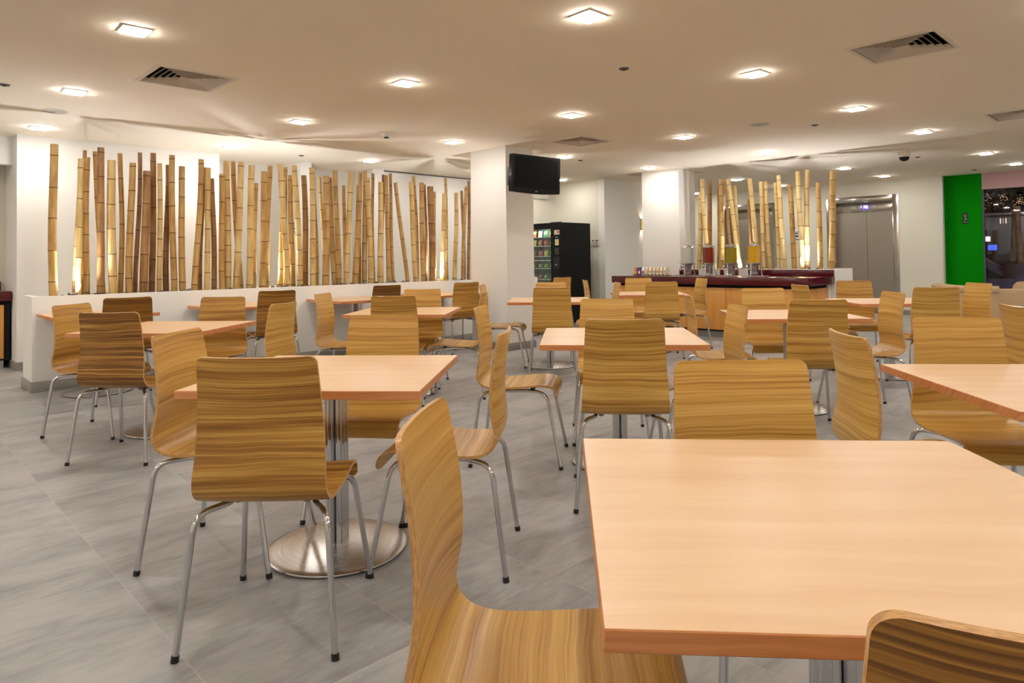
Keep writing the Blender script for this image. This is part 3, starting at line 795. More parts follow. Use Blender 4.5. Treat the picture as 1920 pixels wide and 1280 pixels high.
# ------------------------------------------------------------------ square air diffusers
DL = ['above the left wall, complete and nearest left', 'at the upper right, complete and largest', 'small, above the television', 'cut by the right picture edge']
for k, (a, b, c, d) in enumerate(DIFF):
    cu, cv, hs = (a + b) / 2, (c + d) / 2, min(b - a, d - c) / 2
    x, y = W(cu, cv)
    t = thing('air_diffuser', 'square louvred ceiling air diffuser ' + DL[k], 'air vent', (x, y, CEIL), A44, 'square air diffusers')
    hu, hv = (b - a) / 2, (d - c) / 2
    mb = MB()
    for q in ((-hu - .02, hu + .02, -hv - .02, -hv + .015), (-hu - .02, hu + .02, hv - .015, hv + .02), (-hu - .02, -hu + .015, -hv + .015, hv - .015), (hu - .015, hu + .02, -hv + .015, hv - .015)):
        mb.box(*q, -.007, -.0002)
    mb.build('frame', M['vent'], t)
    mb = MB()
    mb.box(-hu + .002, hu - .002, -hv + .002, hv - .002, .19, .20)
    for q in ((-hu + .002, hu - .002, -hv + .002, -hv + .006), (-hu + .002, hu - .002, hv - .006, hv - .002), (-hu + .002, -hu + .006, -hv + .006, hv - .006), (hu - .006, hu - .002, -hv + .006, hv - .006)):
        mb.box(*q, .002, .19)
    mb.build('duct_box', M['void'], t)
    for r_ in range(6):
        f0 = (hs - .018) * (1 - r_ / 6.3); f1 = f0 - .018; mb = MB()
        P0 = [(sx * f0, sy * f0, -.004) for sx, sy in ((-1, -1), (1, -1), (1, 1), (-1, 1))]
        P1 = [(sx * max(f1, .004), sy * max(f1, .004), .026) for sx, sy in ((-1, -1), (1, -1), (1, 1), (-1, 1))]
        for i in range(4):
            j = (i + 1) % 4
            A_, B_, C_, D_ = P0[i], P0[j], P1[j], P1[i]
            up = Vector((0, 0, .0025))
            mb.face([A_, B_, C_, D_]); mb.face([tuple(Vector(q) + up) for q in (D_, C_, B_, A_)])
            mb.face([A_, B_, tuple(Vector(B_) + up), tuple(Vector(A_) + up)])
        mb.build('louvre', M['vent'], t)

# ------------------------------------------------------------------ small ceiling fittings
def disc_fit(px, py, r, label, name, cat, group=None, depth=.006, dark=False):
    p = onz(px, py, CEIL); t = thing(name, label, cat, (p.x, p.y, CEIL), 0, group)
    mb = MB(); mb.lathe([(0, -depth), (r * .9, -depth), (r, -depth * .5), (r, 0), (0, 0)], n=32)
    mb.build('cover', mat_dim if dark else M['white_grille'], t)
    return t
M['white_grille'] = mat('speaker_grille', srgb(196, 186, 176), .7)
mat_dim = mat('sensor_grey', (.10, .085, .07), .5, .3)
for q, lab in (((103, 208), 'round ceiling speaker grille above the left wall corner'), ((1425, 233), 'round ceiling speaker grille in front of the counter canes')):
    t = disc_fit(*q, .115, lab, 'ceiling_speaker', 'speaker', 'ceiling speakers', .005)
    mb = MB(); mb.lathe([(0, -.0065), (.006, -.0065), (.006, -.005), (0, -.005)], n=12); mb.build('screw', mat_dim, t)
    mb = MB()
    mb.lathe([(.108, -.0052), (.118, -.0052), (.118, 0), (.108, 0)], n=40); mb.build('rim', M['white'], t)
for q, lab in (((1170, 128), 'dark round sensor in the ceiling right of largest lamp'), ((8, 158), 'dark round sensor in the ceiling at left picture edge'),
               ((1528, 234), 'dark round sensor left of the right-hand row of lamps'), ((565, 291), 'small dark sensor above middle of the long planter'),
               ((1088, 300), 'small dark sensor just right of the television'), ((1721, 294), 'small dark sensor right of the dome camera'), ((1827, 318), 'tiny dark sensor above the green wall')):
    t = disc_fit(*q, .040, lab, 'ceiling_sensor', 'sensor', 'round ceiling sensors', .010, True)
    mb = MB(); mb.lathe([(.036, -.003), (.048, -.003), (.048, 0), (.036, 0)], n=28); mb.build('rim', M['vent'], t)
    mb = MB(); mb.lathe([(0, -.018), (.012, -.018), (.014, -.010), (0, -.010)], n=16); mb.build('tip', M['rubber'], t)
p = onz(724, 249, CEIL)
t = thing('smoke_detector', 'cream domed smoke detector above the long planter', 'smoke detector', (p.x, p.y, CEIL))
mb = MB(); mb.lathe([(0, -.012), (.105, -.012), (.112, -.006), (.112, 0), (0, 0)], n=36); mb.build('mounting_ring', M['vent'], t)
mb = MB(); mb.lathe([(0, -.052), (.030, -.052), (.036, -.046), (.09, -.014), (.09, -.012), (0, -.012)], n=36); mb.build('body', M['white'], t)
mb = MB(); mb.lathe([(0, -.066), (.026, -.066), (.030, -.060), (.030, -.052), (0, -.052)], n=24); mb.build('sensor_chamber', M['rubber'], t)
mb = MB(); mb.lathe([(0, -.004), (.004, -.004), (.004, 0), (0, 0)], (.02, -.07, -.030), 8); mb.build('indicator', M['white'], t)
p = onz(1695, 284, CEIL)
t = thing('dome_camera', 'small surveillance dome camera with black bubble under the ceiling', 'camera', (p.x, p.y, CEIL))
mb = MB(); mb.lathe([(0, -.085), (.072, -.085), (.088, -.06), (.092, 0), (0, 0)], n=36); mb.build('housing', M['vent'], t)
mb = MB(); mb.lathe([(0, -.150), (.025, -.147), (.048, -.135), (.064, -.112), (.070, -.085), (0, -.085)], n=36); mb.build('bubble', mat('smoked_dome', (.005, .005, .006), .08), t)
for (u0, u1, v0, v1), lab in (((10.18, 10.78, 4.72, 5.20), 'square ceiling access hatch behind the lamp over counter canes'), ((12.08, 12.68, 5.74, 6.24), 'square ceiling access hatch, the farther of two over counter canes')):
    x, y = W((u0 + u1) / 2, (v0 + v1) / 2); t = thing('access_hatch', lab, 'hatch', (x, y, CEIL), A44, 'ceiling access hatches')
    hu, hv = (u1 - u0) / 2, (v1 - v0) / 2
    mb = MB(); mb.box(-hu + .008, hu - .008, -hv + .008, hv - .008, -.002, 0); mb.build('panel', M['ceiling'], t)
    mb = MB()
    for q in ((-hu, hu, -hv, -hv + .006), (-hu, hu, hv - .006, hv), (-hu, -hu + .006, -hv + .006, hv - .006), (hu - .006, hu, -hv + .006, hv - .006)): mb.box(*q, -.0025, 0)
    mb.build('frame', M['vent'], t)

# ------------------------------------------------------------------ television on the column
mat_tv = mat('tv_bezel', (.002, .002, .003), .2, spec=.25); mat_scr = mat('tv_screen', (.003, .0015, .001), .3, spec=.12)
tvw, tvh = .82, .478
t = thing('television', 'black flat television on a wall arm at the column', 'television', (.30, 8.565, 2.305), math.atan2(.53, .631))
t.rotation_euler = (R(3), 0, math.atan2(.53, .631))
def rounded(w_, h_, r, n=6, sag=0):
    pts = []
    for cx, cz, a0 in ((w_ - r, h_ - r, 0), (-w_ + r, h_ - r, 90), (-w_ + r, -h_ + r, 180), (w_ - r, -h_ + r, 270)):
        for k in range(n + 1):
            a = R(a0 + 90 * k / n); pts.append((cx + r * math.cos(a), cz + r * math.sin(a)))
        if a0 == 180 and sag:
            for k in range(1, 8): xx = (-w_ + r) + (2 * w_ - 2 * r) * k / 8; pts.append((xx, -h_ - sag * math.sin(math.pi * k / 8)))
    return pts
def slab_xz(mb, pts, y0, y1, s1=1.0, mi=0):
    a = [mb.bm.verts.new((x, y0, z)) for x, z in pts]; b = [mb.bm.verts.new((x * s1, y1, z * s1)) for x, z in pts]; n = len(pts)
    for vs in (a, b[::-1]): f = mb.bm.faces.new(vs); f.material_index = mi
    for k in range(n): f = mb.bm.faces.new((a[k], b[k], b[(k + 1) % n], a[(k + 1) % n])); f.material_index = mi
mb = MB(); slab_xz(mb, rounded(tvw / 2, tvh / 2 - .006, .02, sag=.014), -.035, .02); slab_xz(mb, rounded(tvw / 2 - .03, tvh / 2 - .03, .03), .02, .075, .85)
mb.build('casing', mat_tv, t)
mb = MB(); slab_xz(mb, rounded(tvw / 2 - .045, tvh / 2 - .05, .004), -.0365, -.034); sc_ = mb.build('screen', mat_scr, t); sc_.location = (0, 0, .012)
mb = MB()
for k in range(7): mb.box(-.020 + k * .006, -.0162 + k * .006, -.0372, -.0345, -.219, -.213)
mb.build('maker_mark', mat('silver_print', (.6, .6, .6), .3, 0), t)
mb = MB(); mb.lathe([(0, -.004), (.006, -.004), (.006, 0)], (0, 0, 0), 12); o = mb.build('side_light', M['white'], t); o.location = (-tvw / 2 - .003, -.01, -.03); o.rotation_euler = (0, R(90), 0)
mb = MB(); mb.box(-.10, .10, .075, .095, -.10, .10, bev=.004); mb.tube([(0, .09, 0), (.05, .28, 0), (.02, .44, 0)], .022, 12)
mb.box(-.06, .10, .42, .475, -.12, .12, bev=.004); mb.build('wall_arm', M['rubber'], t)

# ------------------------------------------------------------------ serving counter (object axes = room axes)
def uvthing(name, label, cat, u, v, z=0, group=None, extra=0):
    x, y = W(u, v); return thing(name, label, cat, (x, y, z), A44 + extra, group)
cu0, cu1, cv0, cv1 = 9.37, 10.30, 3.87, 7.24
t = uvthing('serving_counter', 'long counter with maroon stone top and honey wood doors', 'counter', cu0, cv0)
Lc, Dc = cv1 - cv0, cu1 - cu0
mb = MB(); mb.box(0, Dc, 0, Lc, .815, .93, bev=.003); mb.build('worktop', M['maroon'], t)
mb = MB(); mb.box(Dc - .03, Dc - .002, .005, 2.59, .9302, 1.025, bev=.002); mb.build('backsplash', M['maroon'], t)
mb = MB(); mb.box(.10, Dc - .01, .10, Lc - .12, .765, .8148); mb.box(.10, Dc - .01, .10, Lc - .12, .10, .765); mb.build('carcass', M['void'], t)
edges = [.075, .60, 1.28, 1.96, 2.64, Lc - .10]
for k in range(5):
    mb = MB(); g_ = .012 if k == 0 else .003
    mb.box(.078, .098, edges[k] + g_, edges[k + 1] - .003, .125, .765, bev=.0015); mb.build('door', M['maple'], t)
mb = MB(); mb.box(.105, Dc - .02, .078, .098, .125, .765, bev=.0015); mb.build('end_panel', M['maple'], t)
mb = MB(); mb.box(Dc - .055, Dc - .012, .06, .099, 0, .80); mb.build('end_post', M['wall'], t)
mb = MB(); mb.box(.14, Dc - .02, .14, Lc - .16, 0, .0998); mb.build('plinth', mat('plinth_steel', (.32, .32, .32), .4, .8), t)

# drinks dispensers
def dispenser(v, col, full, label):
    t = uvthing('drink_dispenser', label, 'drink dispenser', 10.02, v, .936, 'drink dispensers')
    mb = MB(); mb.box(-.14, .14, -.17, .17, -.006, .004, bev=.003); mb.build('drip_tray', mat_tray, t)
    legs = []
    for a in (60, 180, 300):
        lm = MB(); cx, cy = .105 * math.cos(R(a)), .105 * math.sin(R(a))
        lm.tube([(cx * 1.12, cy * 1.12, .004), (cx, cy, .05), (cx, cy, .20)], .009, 10); lm.build('leg', M['chrome'], t)
    mb = MB(); mb.lathe([(0, .02), (.055, .02), (.06, .03), (.062, .13), (.072, .17), (.100, .185), (.102, .20), (0, .20)], n=36); mb.build('chiller_base', M['base'], t)
    mb = MB(); mb.lathe([(.097, .20), (.097, .462), (.093, .462), (.093, .203)], n=40); mb.build('tank', M['clear'], t)
    if full:
        mb = MB(); mb.lathe([(0, .204), (.0922, .204), (.0922, full), (0, full)], n=40)
        mb.build('drink', mat('drink_' + label.split()[0], col, .35, spec=.2), t)
    mb = MB(); mb.lathe([(.104, .460), (.106, .466), (.098, .474), (.07, .487), (.035, .500), (.012, .508), (0, .509), (0, .46), (.104, .46)], n=40); lid = mb.build('lid', M['chrome'], t)
    mb = MB(); mb.lathe([(0, .506), (.008, .507), (.010, .515), (.013, .524), (.009, .534), (0, .536)], n=16); mb.build('knob', M['brass'], lid)
    mb = MB(); mb.tube([(-.06, .02, .13), (-.115, .04, .135), (-.135, .045, .12), (-.137, .046, .08)], .010, 10); mb.box(-.15, -.12, .03, .06, .12, .16, bev=.006)
    tp = mb.build('tap', M['chrome'], t)
    mb = MB(); mb.tube([(-.135, .045, .155)] + [(-.135 + .0 * k, .045 - .022 * math.sin(R(k * 36)) , .200 - .026 * math.cos(R(k * 36)) + .012) for k in range(9)], .004, 8); mb.build('tap_handle', M['brass'], tp)
mat_tray = mat('tray_acrylic', (.35, .30, .34), .15)
M['clear'] = thin_glass('clear_acrylic', (.95, .96, .96), .015)
M['brass'] = mat('polished_brass', (.75, .55, .22), .2, 1)
dispenser(6.14, (.8, .8, .8), 0, 'clear empty drink dispenser with steel base, leftmost on the counter')
dispenser(5.75, srgb(140, 30, 0), .452, 'amber-red drink dispenser on the maroon counter')
dispenser(5.36, srgb(160, 140, 0), .440, 'olive yellow-green drink dispenser, third on the counter')
dispenser(4.97, srgb(238, 180, 0), .455, 'bright-yellow drink dispenser, rightmost on the counter')
for k, (pxx, wd) in enumerate(((1320, .20), (1341, .17), (1365, .14), (1394, .16))):
    p = on_wall(pxx, 508, NU, cu1 - .034); u, v = UV(p)
    t = uvthing('white_card', 'blank white card against maroon backsplash ' + ('behind the amber dispenser', 'right of the amber dispenser', 'beside the olive dispenser tap', 'left of the bright yellow dispenser')[k], 'card', u, v, .931, 'white cards on the backsplash')
    mb = MB(); mb.box(-.002, .0015, -wd / 2, wd / 2, 0, .092); o = mb.build('card', M['white'], t)
# boxes of tea sachets in a slanted rack
t = uvthing('tea_rack', 'low black rack that holds a slanting row of tea boxes', 'rack', 9.86, 6.42, .9305)
mb = MB(); mb.box(-.055, .075, -.02, .70, 0, .006); 
for k in range(10): mb.box(-.055, -.050, -.018 + k * .072, -.006 + k * .072, .006, .022)
mb.build('rail', M['rubber'], t)
cols = [('orange and brown', (196, 92, 40), (236, 176, 40)), ('violet-blue', (52, 58, 150), (232, 226, 236)), ('white and red', (236, 228, 206), (176, 40, 44))]
for k in range(9):
    v = 7.06 - k * .0735 - (.0 if k < 3 else .0)
    wd = .052
    names = cols[k] if k < 3 else None
    lab = ('%s tea box in the rack, %s from the left' % (names[0], ORD[k])) if names else 'cream sachet box in the tea rack, %s from the left' % ORD[k]
    t = uvthing('tea_box', lab, 'box', 9.86, v, .9368, 'tea boxes on the counter')
    mb = MB(); 
    A_ = [(-.045, 0), (.065, 0), (.075, .115), (.0, .135), (-.02, .115)]
    for sgn, w0 in ((1, wd / 2),):
        a = [mb.bm.verts.new((x, -w0, z)) for x, z in A_]; b = [mb.bm.verts.new((x, w0, z)) for x, z in A_]
        mb.bm.faces.new(a); mb.bm.faces.new(b[::-1])
        for i in range(5): mb.bm.faces.new((a[i], b[i], b[(i + 1) % 5], a[(i + 1) % 5]))
    m1 = mat('tea_%d' % k, srgb(*(names[1] if names else (222, 204, 176))), .5)
    mb.build('carton', m1, t)
    if names:
        mb = MB(); mb.box(-.0015, .0, -wd / 2 + .008, wd / 2 - .008, .02, .07); o = mb.build('printed_front', mat('tea_label_%d' % k, srgb(*names[2]), .5), t); o.location = (-.0455, 0, 0); o.rotation_euler = (0, R(11), 0)
    else:
        mb = MB(); mb.lathe([(0, 0), (.014, 0), (.014, .002), (0, .002)], n=16); o = mb.build('tear_hole', mat_kraft, t) if 'mat_kraft' in globals() else None
        if o is None:
            mat_kraft = mat('kraft_card', srgb(150, 118, 84), .7); o = bpy.data.objects.new('x', None)
        else: o.location = (-.0345, 0, .06); o.rotation_euler = (0, R(-78), 0)

# ------------------------------------------------------------------ alcove counter at the far left
t = uvthing('alcove_counter', 'counter with maroon top in the left alcove, partly in view', 'counter', -1.2, 10.10)
mb = MB(); mb.box(0, 2.535, -.04, .535, .815, .93, bev=.003); mb.build('worktop', M['maroon'], t)
mb = MB(); mb.box(0, 2.50, .505, .535, .9302, 1.04, bev=.002); mb.build('backsplash', M['maroon'], t)
mb = MB(); mb.box(.0, 2.53, .03, .53, .10, .8148); mb.build('carcass', M['void'], t)
for k in range(4):
    mb = MB(); mb.box(2.47 - .62 * (k + 1) + .003, 2.47 - .62 * k - .003, .006, .028, .125, .765, bev=.0015); mb.build('door', M['maple'], t)
mb = MB(); mb.box(0, 2.47, .06, .5, 0, .0998); mb.build('plinth', mat('plinth_steel_2', (.5, .5, .48), .3, .9), t)

# ------------------------------------------------------------------ snack vending machine
vu, vv, vw, vd, vh = 9.40, 8.43, .94, .86, 1.915
t = uvthing('vending_machine', 'tall black snack vending machine with lit glass front', 'vending machine', vu, vv)
win = (.255, .90, .74, 1.80)      # y0 y1 z0 z1 of the window in the front face
mb = MB()
mb.box(.40, vd, 0, vw, .03, vh); mb.box(.03, .40, 0, .02, .03, vh); mb.box(.03, .40, vw - .02, vw, .03, vh)
mb.box(.03, .40, .02, vw - .02, vh - .05, vh); mb.box(.03, .40, .02, vw - .02, .03, .70); mb.box(.03, .40, .02, win[0] - .02, .70, vh - .05)
mb.build('cabinet', M['black'], t)
mb = MB()
mb.box(0, .03, 0, win[0], .03, vh + .01); mb.box(0, .03, win[1], vw, .03, vh); mb.box(0, .03, win[0], win[1], win[3], vh); mb.box(0, .03, win[0], win[1], .03, win[2])
dr = mb.build('front_door', M['black'], t)
mb = MB(); mb.box(.02, .024, win[0], win[1], win[2], win[3]); mb.build('window_pane', thin_glass('machine_glass', (.9, 1, .97), .04), t)
mb = MB(); mb.box(.395, .399, .24, vw - .025, .705, vh - .055); mb.build('inner_back', mat('inner_grey', (.12, .15, .15), .6), t)
mb = MB(); mb.box(.035, .06, win[0] + .01, win[1] - .01, 1.825, 1.84); mb.build('light_tube', mat('tube_light', (1, 1, 1), .5, emit=(1, .97, .95), estr=26), t)
mat_tray2 = mat('shelf_steel', (.55, .58, .58), .3, .7)
SHZ = [1.655, 1.485, 1.285, 1.055, .845]
for z in SHZ:
    mb = MB(); mb.box(.05, .39, win[0] - .01, win[1] + .005, z - .008, z); sh = mb.build('shelf', mat_tray2, t)
    for k in range(8):
        yy = win[0] + .03 + k * .078
        lm = MB(); lm.box(.046, .050, yy, yy + .03, z - .010, z + .004); lm.build('price_tag', M['white'], sh)
mb = MB(); mb.box(.05, .07, win[0] + .02, win[1] - .02, 1.20, 1.215); mb.build('support_bar', M['white'], t)
snack = [[(200, 60, 60), (60, 150, 60), (236, 232, 226), (220, 120, 40)], [(60, 140, 70), (196, 60, 70), (228, 110, 40), (240, 220, 90)], [(60, 130, 60), (226, 190, 60), (200, 70, 90), (110, 60, 40)],
         [(70, 110, 60), (80, 150, 60), (120, 120, 90), (90, 60, 60)], [(120, 150, 50), (70, 130, 60), (150, 70, 70), (80, 90, 110)]]
names_ = [['red', 'green', 'white', 'orange'], ['dark green', 'crimson', 'bright orange', 'yellow'], ['leaf green', 'golden', 'pink-red', 'brown'], ['moss green', 'lime green', 'grey-green', 'maroon'], ['olive', 'deep green', 'dull red', 'slate blue']]
sh_ord = ['top', 'second', 'third', 'fourth', 'fifth']
for si, z in enumerate(SHZ):
    for k in range(4):
        yy = win[0] + .075 + k * .150
        x, y = W(vu + .10, vv + yy)
        t2 = thing('snack_bag', '%s snack bag on the %s shelf of the vending machine' % (names_[si][k], sh_ord[si]), 'snack', (x, y, vz) if False else (x, y, z + .001), A44 + R(-6), 'snack bags in the vending machine')
        mb = MB(); hh = .115 if si < 3 else .09; ww = .052
        nn = 6; G = {}
        for s_ in (-1, 1):
            for i in range(nn + 1):
                for j in range(nn + 1):
                    a, b = i / nn * 2 - 1, j / nn
                    th_ = .020 * (1 - a * a) ** .5 * math.sin(math.pi * min(1, max(0, b))) ** .6
                    G[s_, i, j] = mb.bm.verts.new((s_ * th_ + b * .02, a * ww, b * hh))
        for s_ in (-1, 1):
            for i in range(nn):
                for j in range(nn): mb.face([G[s_, i, j], G[s_, i + 1, j], G[s_, i + 1, j + 1], G[s_, i, j + 1]], 0, None, True)
        bmesh.ops.remove_doubles(mb.bm, verts=mb.bm.verts, dist=1e-5)
        mb.build('wrapper', mat('wrap_%d%d' % (si, k), srgb(*snack[si][k]), .35), t2)
        mb = MB(); mb.lathe([(0, 0), (.020, 0), (.020, .0025), (0, .0025)], n=14); o = mb.build('printed_spot', M['white'] if (si + k) % 2 else mat('spot%d%d' % (si, k), srgb(240, 200, 60), .4), t2)
        o.location = (-.0135, 0, hh * .55); o.rotation_euler = (0, R(-82), 0)
def vpart(name, m, y0, y1, z0, z1, parent=None, d=.004):
    mb = MB(); mb.box(-d, -.0003, y0, y1, z0, z1); return mb.build(name, m, parent or t)
t = bpy.data.objects['vending_machine']
c1_ = vpart('instruction_label', M['white'], .03, .16, 1.69, 1.775)
vpart('label_print', mat('label_orange', srgb(206, 110, 60), .5), .035, .085, 1.71, 1.765, c1_, .005)
vpart('teal_sticker', mat('teal', srgb(30, 160, 150), .4), .07, .13, 1.63, 1.65)
c2_ = vpart('coin_label', M['white'], .05, .14, 1.49, 1.60)
vpart('yellow_print', mat('yellow_print', srgb(228, 200, 40), .4), .065, .125, 1.515, 1.585, c2_, .005)
kp = vpart('keypad', M['rubber'], .04, .15, 1.31, 1.445)
for i in range(3):
    for j in range(4): vpart('key', mat_dim, .05 + i * .034, .07 + i * .034, 1.325 + j * .03, 1.343 + j * .03, kp, .008)
vpart('coin_slot', mat_tray2, .10, .135, 1.12, 1.135, None, .01); vpart('bill_panel', M['rubber'], .03, .18, 1.06, 1.27, None, .006)
for yy, lab in ((8.58, 'left'), (8.476, 'right')):
    t = uvthing('thermostat', 'small white wall thermostat beside the vending machine, the %s one' % lab, 'thermostat', 10.55, yy, 1.555, 'wall thermostats')
    mb = MB(); mb.box(-.022, -.0002, -.04, .04, -.065, .065, bev=.003); mb.build('case', M['white'], t)
    mb = MB(); mb.box(-.024, -.0222, -.022, .022, .015, .045); mb.build('display', mat_dim, t)
    mb = MB(); mb.box(-.024, -.0222, -.018, .018, -.03, -.018); mb.build('button', mat_dim, t)

# ------------------------------------------------------------------ brass wall sconce
t = uvthing('wall_sconce', 'golden half-round wall sconce lighting the wall up and down', 'wall lamp', 11.80, 8.30, 1.93)
mb = MB(); n = 12; a = []; b = []
for k in range(n + 1):
    an = R(180 + 180 * k / n); a.append((.055 * math.cos(an), .055 * math.sin(an) - .0)); 
for s0 in (.055, .050):
    lo = [mb.bm.verts.new((s0 * math.cos(R(180 + 180 * k / n)), 1.2 * s0 * math.sin(R(180 + 180 * k / n)), -.125)) for k in range(n + 1)]
    hi = [mb.bm.verts.new((v.co.x, v.co.y, .125)) for v in lo]
    for k in range(n): mb.face([lo[k], lo[k + 1], hi[k + 1], hi[k]], smooth=True)
mb.build('shade', M['brass'], t)
mb = MB(); mb.box(-.05, .05, -.012, -.0004, -.10, .10); mb.build('backplate', M['brass'], t)
mb = MB(); mb.lathe([(0, -.05), (.018, -.05), (.022, -.03), (.022, .03), (.018, .05), (0, .05)], (0, -.034, 0), 16); mb.build('bulb', mat('sconce_bulb', (1, 1, 1), .5, emit=(1, .95, .85), estr=120), t)

# ------------------------------------------------------------------ lifts
def text_mesh(name, s, size, m, parent, loc, rot, depth=.0005):
    cu = bpy.data.curves.new(name, 'FONT'); cu.body = s; cu.size = size; cu.extrude = depth; cu.align_x = 'CENTER'; cu.align_y = 'CENTER'
    tmp = bpy.data.objects.new(name + '_tmp', cu); COL.objects.link(tmp)
    me = bpy.data.meshes.new_from_object(tmp.evaluated_get(bpy.context.evaluated_depsgraph_get()))
    bpy.data.objects.remove(tmp); me.materials.clear(); me.materials.append(m)
    o = bpy.data.objects.new(name, me); COL.objects.link(o); o.parent = parent; o.location = loc; o.rotation_euler = rot; return o
def lift(v0, v1, label):
    t = uvthing('lift_entrance', label, 'lift', 15.47, v0, 0, 'lift entrances'); w_ = v1 - v0; h = 2.49; fw = .115
    mb = MB()
    for q in ((-.012, .02, 0, fw, 0, h), (-.012, .02, w_ - fw, w_, 0, h), (-.012, .02, fw, w_ - fw, h - .12, h)): mb.box(*q, bev=.002)
    mb.build('frame', M['elev_frame'], t)
    dp = .26
    mb = MB()
    mb.box(.02, dp, fw - .012, fw, 0, h - .12); mb.box(.02, dp, w_ - fw, w_ - fw + .012, 0, h - .12); mb.box(.02, dp, fw, w_ - fw, h - .12, h - .108); mb.build('reveal', M['elev'], t)
    mb = MB(); mb.box(dp - .02, dp, fw, w_ - fw, 2.16, h - .12, bev=.002); hd = mb.build('header_panel', M['elev_frame'], t)
    mid = w_ / 2 - .02
    for a, b in ((fw, mid - .003), (mid + .003, w_ - fw)):
        mb = MB(); mb.box(dp, dp + .03, a, b, .01, 2.175); mb.build('door_leaf', M['elev'], t)
    mb = MB(); mb.box(dp + .03, dp + .06, fw - .05, w_ - fw + .05, 0, h); mb.build('shaft_wall', M['void'], t)
    mb = MB(); mb.box(.02, dp + .02, fw, w_ - fw, 0, .008); mb.build('sill', M['elev_frame'], t)
    return t, w_, fw, dp, hd
t, w_, fw, dp, hd = lift(E1[0], E1[1], 'steel lift entrance with two closed doors and PB display')
mb = MB(); mb.box(dp - .032, dp - .0205, .50, .92, 2.20, 2.33, bev=.003); dpn = mb.build('display_panel', M['base'], hd)
mb = MB(); mb.box(dp - .034, dp - .0322, .635, .775, 2.22, 2.315); mb.build('display_screen', mat('display_blue', (.01, .01, .03), .3, emit=(.05, .02, .35), estr=1.2), hd)
text_mesh('display_text', 'PB', .085, mat('display_glow', (1, 1, 1), .5, emit=(.8, .8, 1), estr=4), hd, (dp - .035, .705, 2.267), (R(90), 0, R(-90)))
mb = MB(); mb.box(.11, .16, w_ - fw - .010, w_ - fw - .0005, .98, 1.27, bev=.002); cp = mb.build('call_panel', M['base'], t)
mb = MB(); mb.lathe([(0, 0), (.017, 0), (.017, .004), (0, .004)], n=16); o = mb.build('call_button', mat('red_button', (.5, .01, .01), .4, emit=(1, .02, .02), estr=.8), cp); o.location = (.135, w_ - fw - .0105, 1.10); o.rotation_euler = (R(90), 0, 0)
mb = MB(); mb.lathe([(0, 0), (.012, 0), (.012, .003), (0, .003)], n=16); o = mb.build('key_switch', M['chrome'], cp); o.location = (.135, w_ - fw - .0105, 1.19); o.rotation_euler = (R(90), 0, 0)
lift(E2[0], E2[1], 'darker steel lift entrance half hidden behind the counter canes')
for v, a, nm, lab in ((4.40, 1.10, 'lift_button', 'x'),): pass

# ------------------------------------------------------------------ small signs
def sign(u, v, z, w_, h_, face_u, label, rotz=A44):
    x, y = W(u, v); t = thing('wall_sign', label, 'sign', (x, y, z), rotz)
    mb = MB(); mb.box(-.008, -.0005, -w_ / 2, w_ / 2, -h_ / 2, h_ / 2, bev=.001); mb.build('board', mat('sign_white', srgb(206, 222, 238), .4), t)
    ink = mat('sign_blue', srgb(34, 70, 130), .5)
    mb = MB(); mb.box(-.0092, -.0082, -.04, .05, h_ * .10, h_ * .18); mb.box(-.0092, -.0082, -.05, .01, h_ * .24, h_ * .30)
    for k in range(5): mb.box(-.0092, -.0082, -.05 + k * .02, -.038 + k * .02, h_ * .30 - k * .014, h_ * .36 - k * .010)
    mb.build('pictogram', ink, t)
    for zz in (-.02, -.09, -.30):
        mb = MB(); mb.box(-.0092, -.0082, -w_ * .38, w_ * .38, h_ * zz - .012, h_ * zz + .012); mb.build('text_bar', ink, t)
sign(15.47, 6.62, 1.70, .20, .30, True, 'white and blue notice on lift wall behind counter canes')
sign(4.92, 10.02, 1.775, .13, .23, True, 'small blue and white notice on niche wall behind planter canes')
t = uvthing('exit_sign', 'small dark safety sign on the green wall', 'sign', 15.66, 3.385, 1.93)
mb = MB(); mb.box(-.008, -.0005, -.042, .042, -.11, .11, bev=.001); mb.build('board', mat('sign_dark', (.006, .02, .008), .5), t)
mb = MB(); mb.tube([(-.010, .018, .065), (-.010, .0, .045), (-.010, -.008, .0), (-.010, .006, -.035)], .007, 8); mb.tube([(-.010, -.008, .0), (-.010, -.03, -.04)], .005, 8)
mb.tube([(-.010, .0, .045), (-.010, -.022, .07)], .004, 8); mb.build('running_figure', mat('sign_pale', (.35, .4, .3), .6), t)
mb = MB(); mb.box(-.0092, -.0082, -.034, .034, -.078, -.070); mb.build('sign_line', bpy.data.materials['sign_pale'], t)

# ------------------------------------------------------------------ beige sofa
mat_sofa = plaster('beige_upholstery', srgb(182, 154, 118), .25, 260, .85)
t = thing('sofa', 'beige upholstered corner sofa with rounded low back', 'sofa', (0, 0, 0))
def ribbon(path, prof):
    mb = MB(); rings = []
    pts = [Vector((x, y, 0)) for x, y in path]
    for i, p in enumerate(pts):
        d_ = (pts[min(i + 1, len(pts) - 1)] - pts[max(0, i - 1)]).normalized(); nrm = Vector((-d_.y, d_.x, 0))
        rings.append([mb.bm.verts.new(p + nrm * a + Vector((0, 0, z))) for a, z in prof])
    n = len(prof)
    for i in range(len(rings) - 1):
        for k in range(n): mb.face([rings[i][k], rings[i][(k + 1) % n], rings[i + 1][(k + 1) % n], rings[i + 1][k]], smooth=True)
    mb.face(rings[0]); mb.face(rings[-1][::-1]); return mb
prof = [(0, .04), (0, .74), (.02, .785), (.06, .80), (.12, .80), (.155, .785), (.17, .74), (.17, .42), (.70, .42), (.72, .39), (.72, .04)]
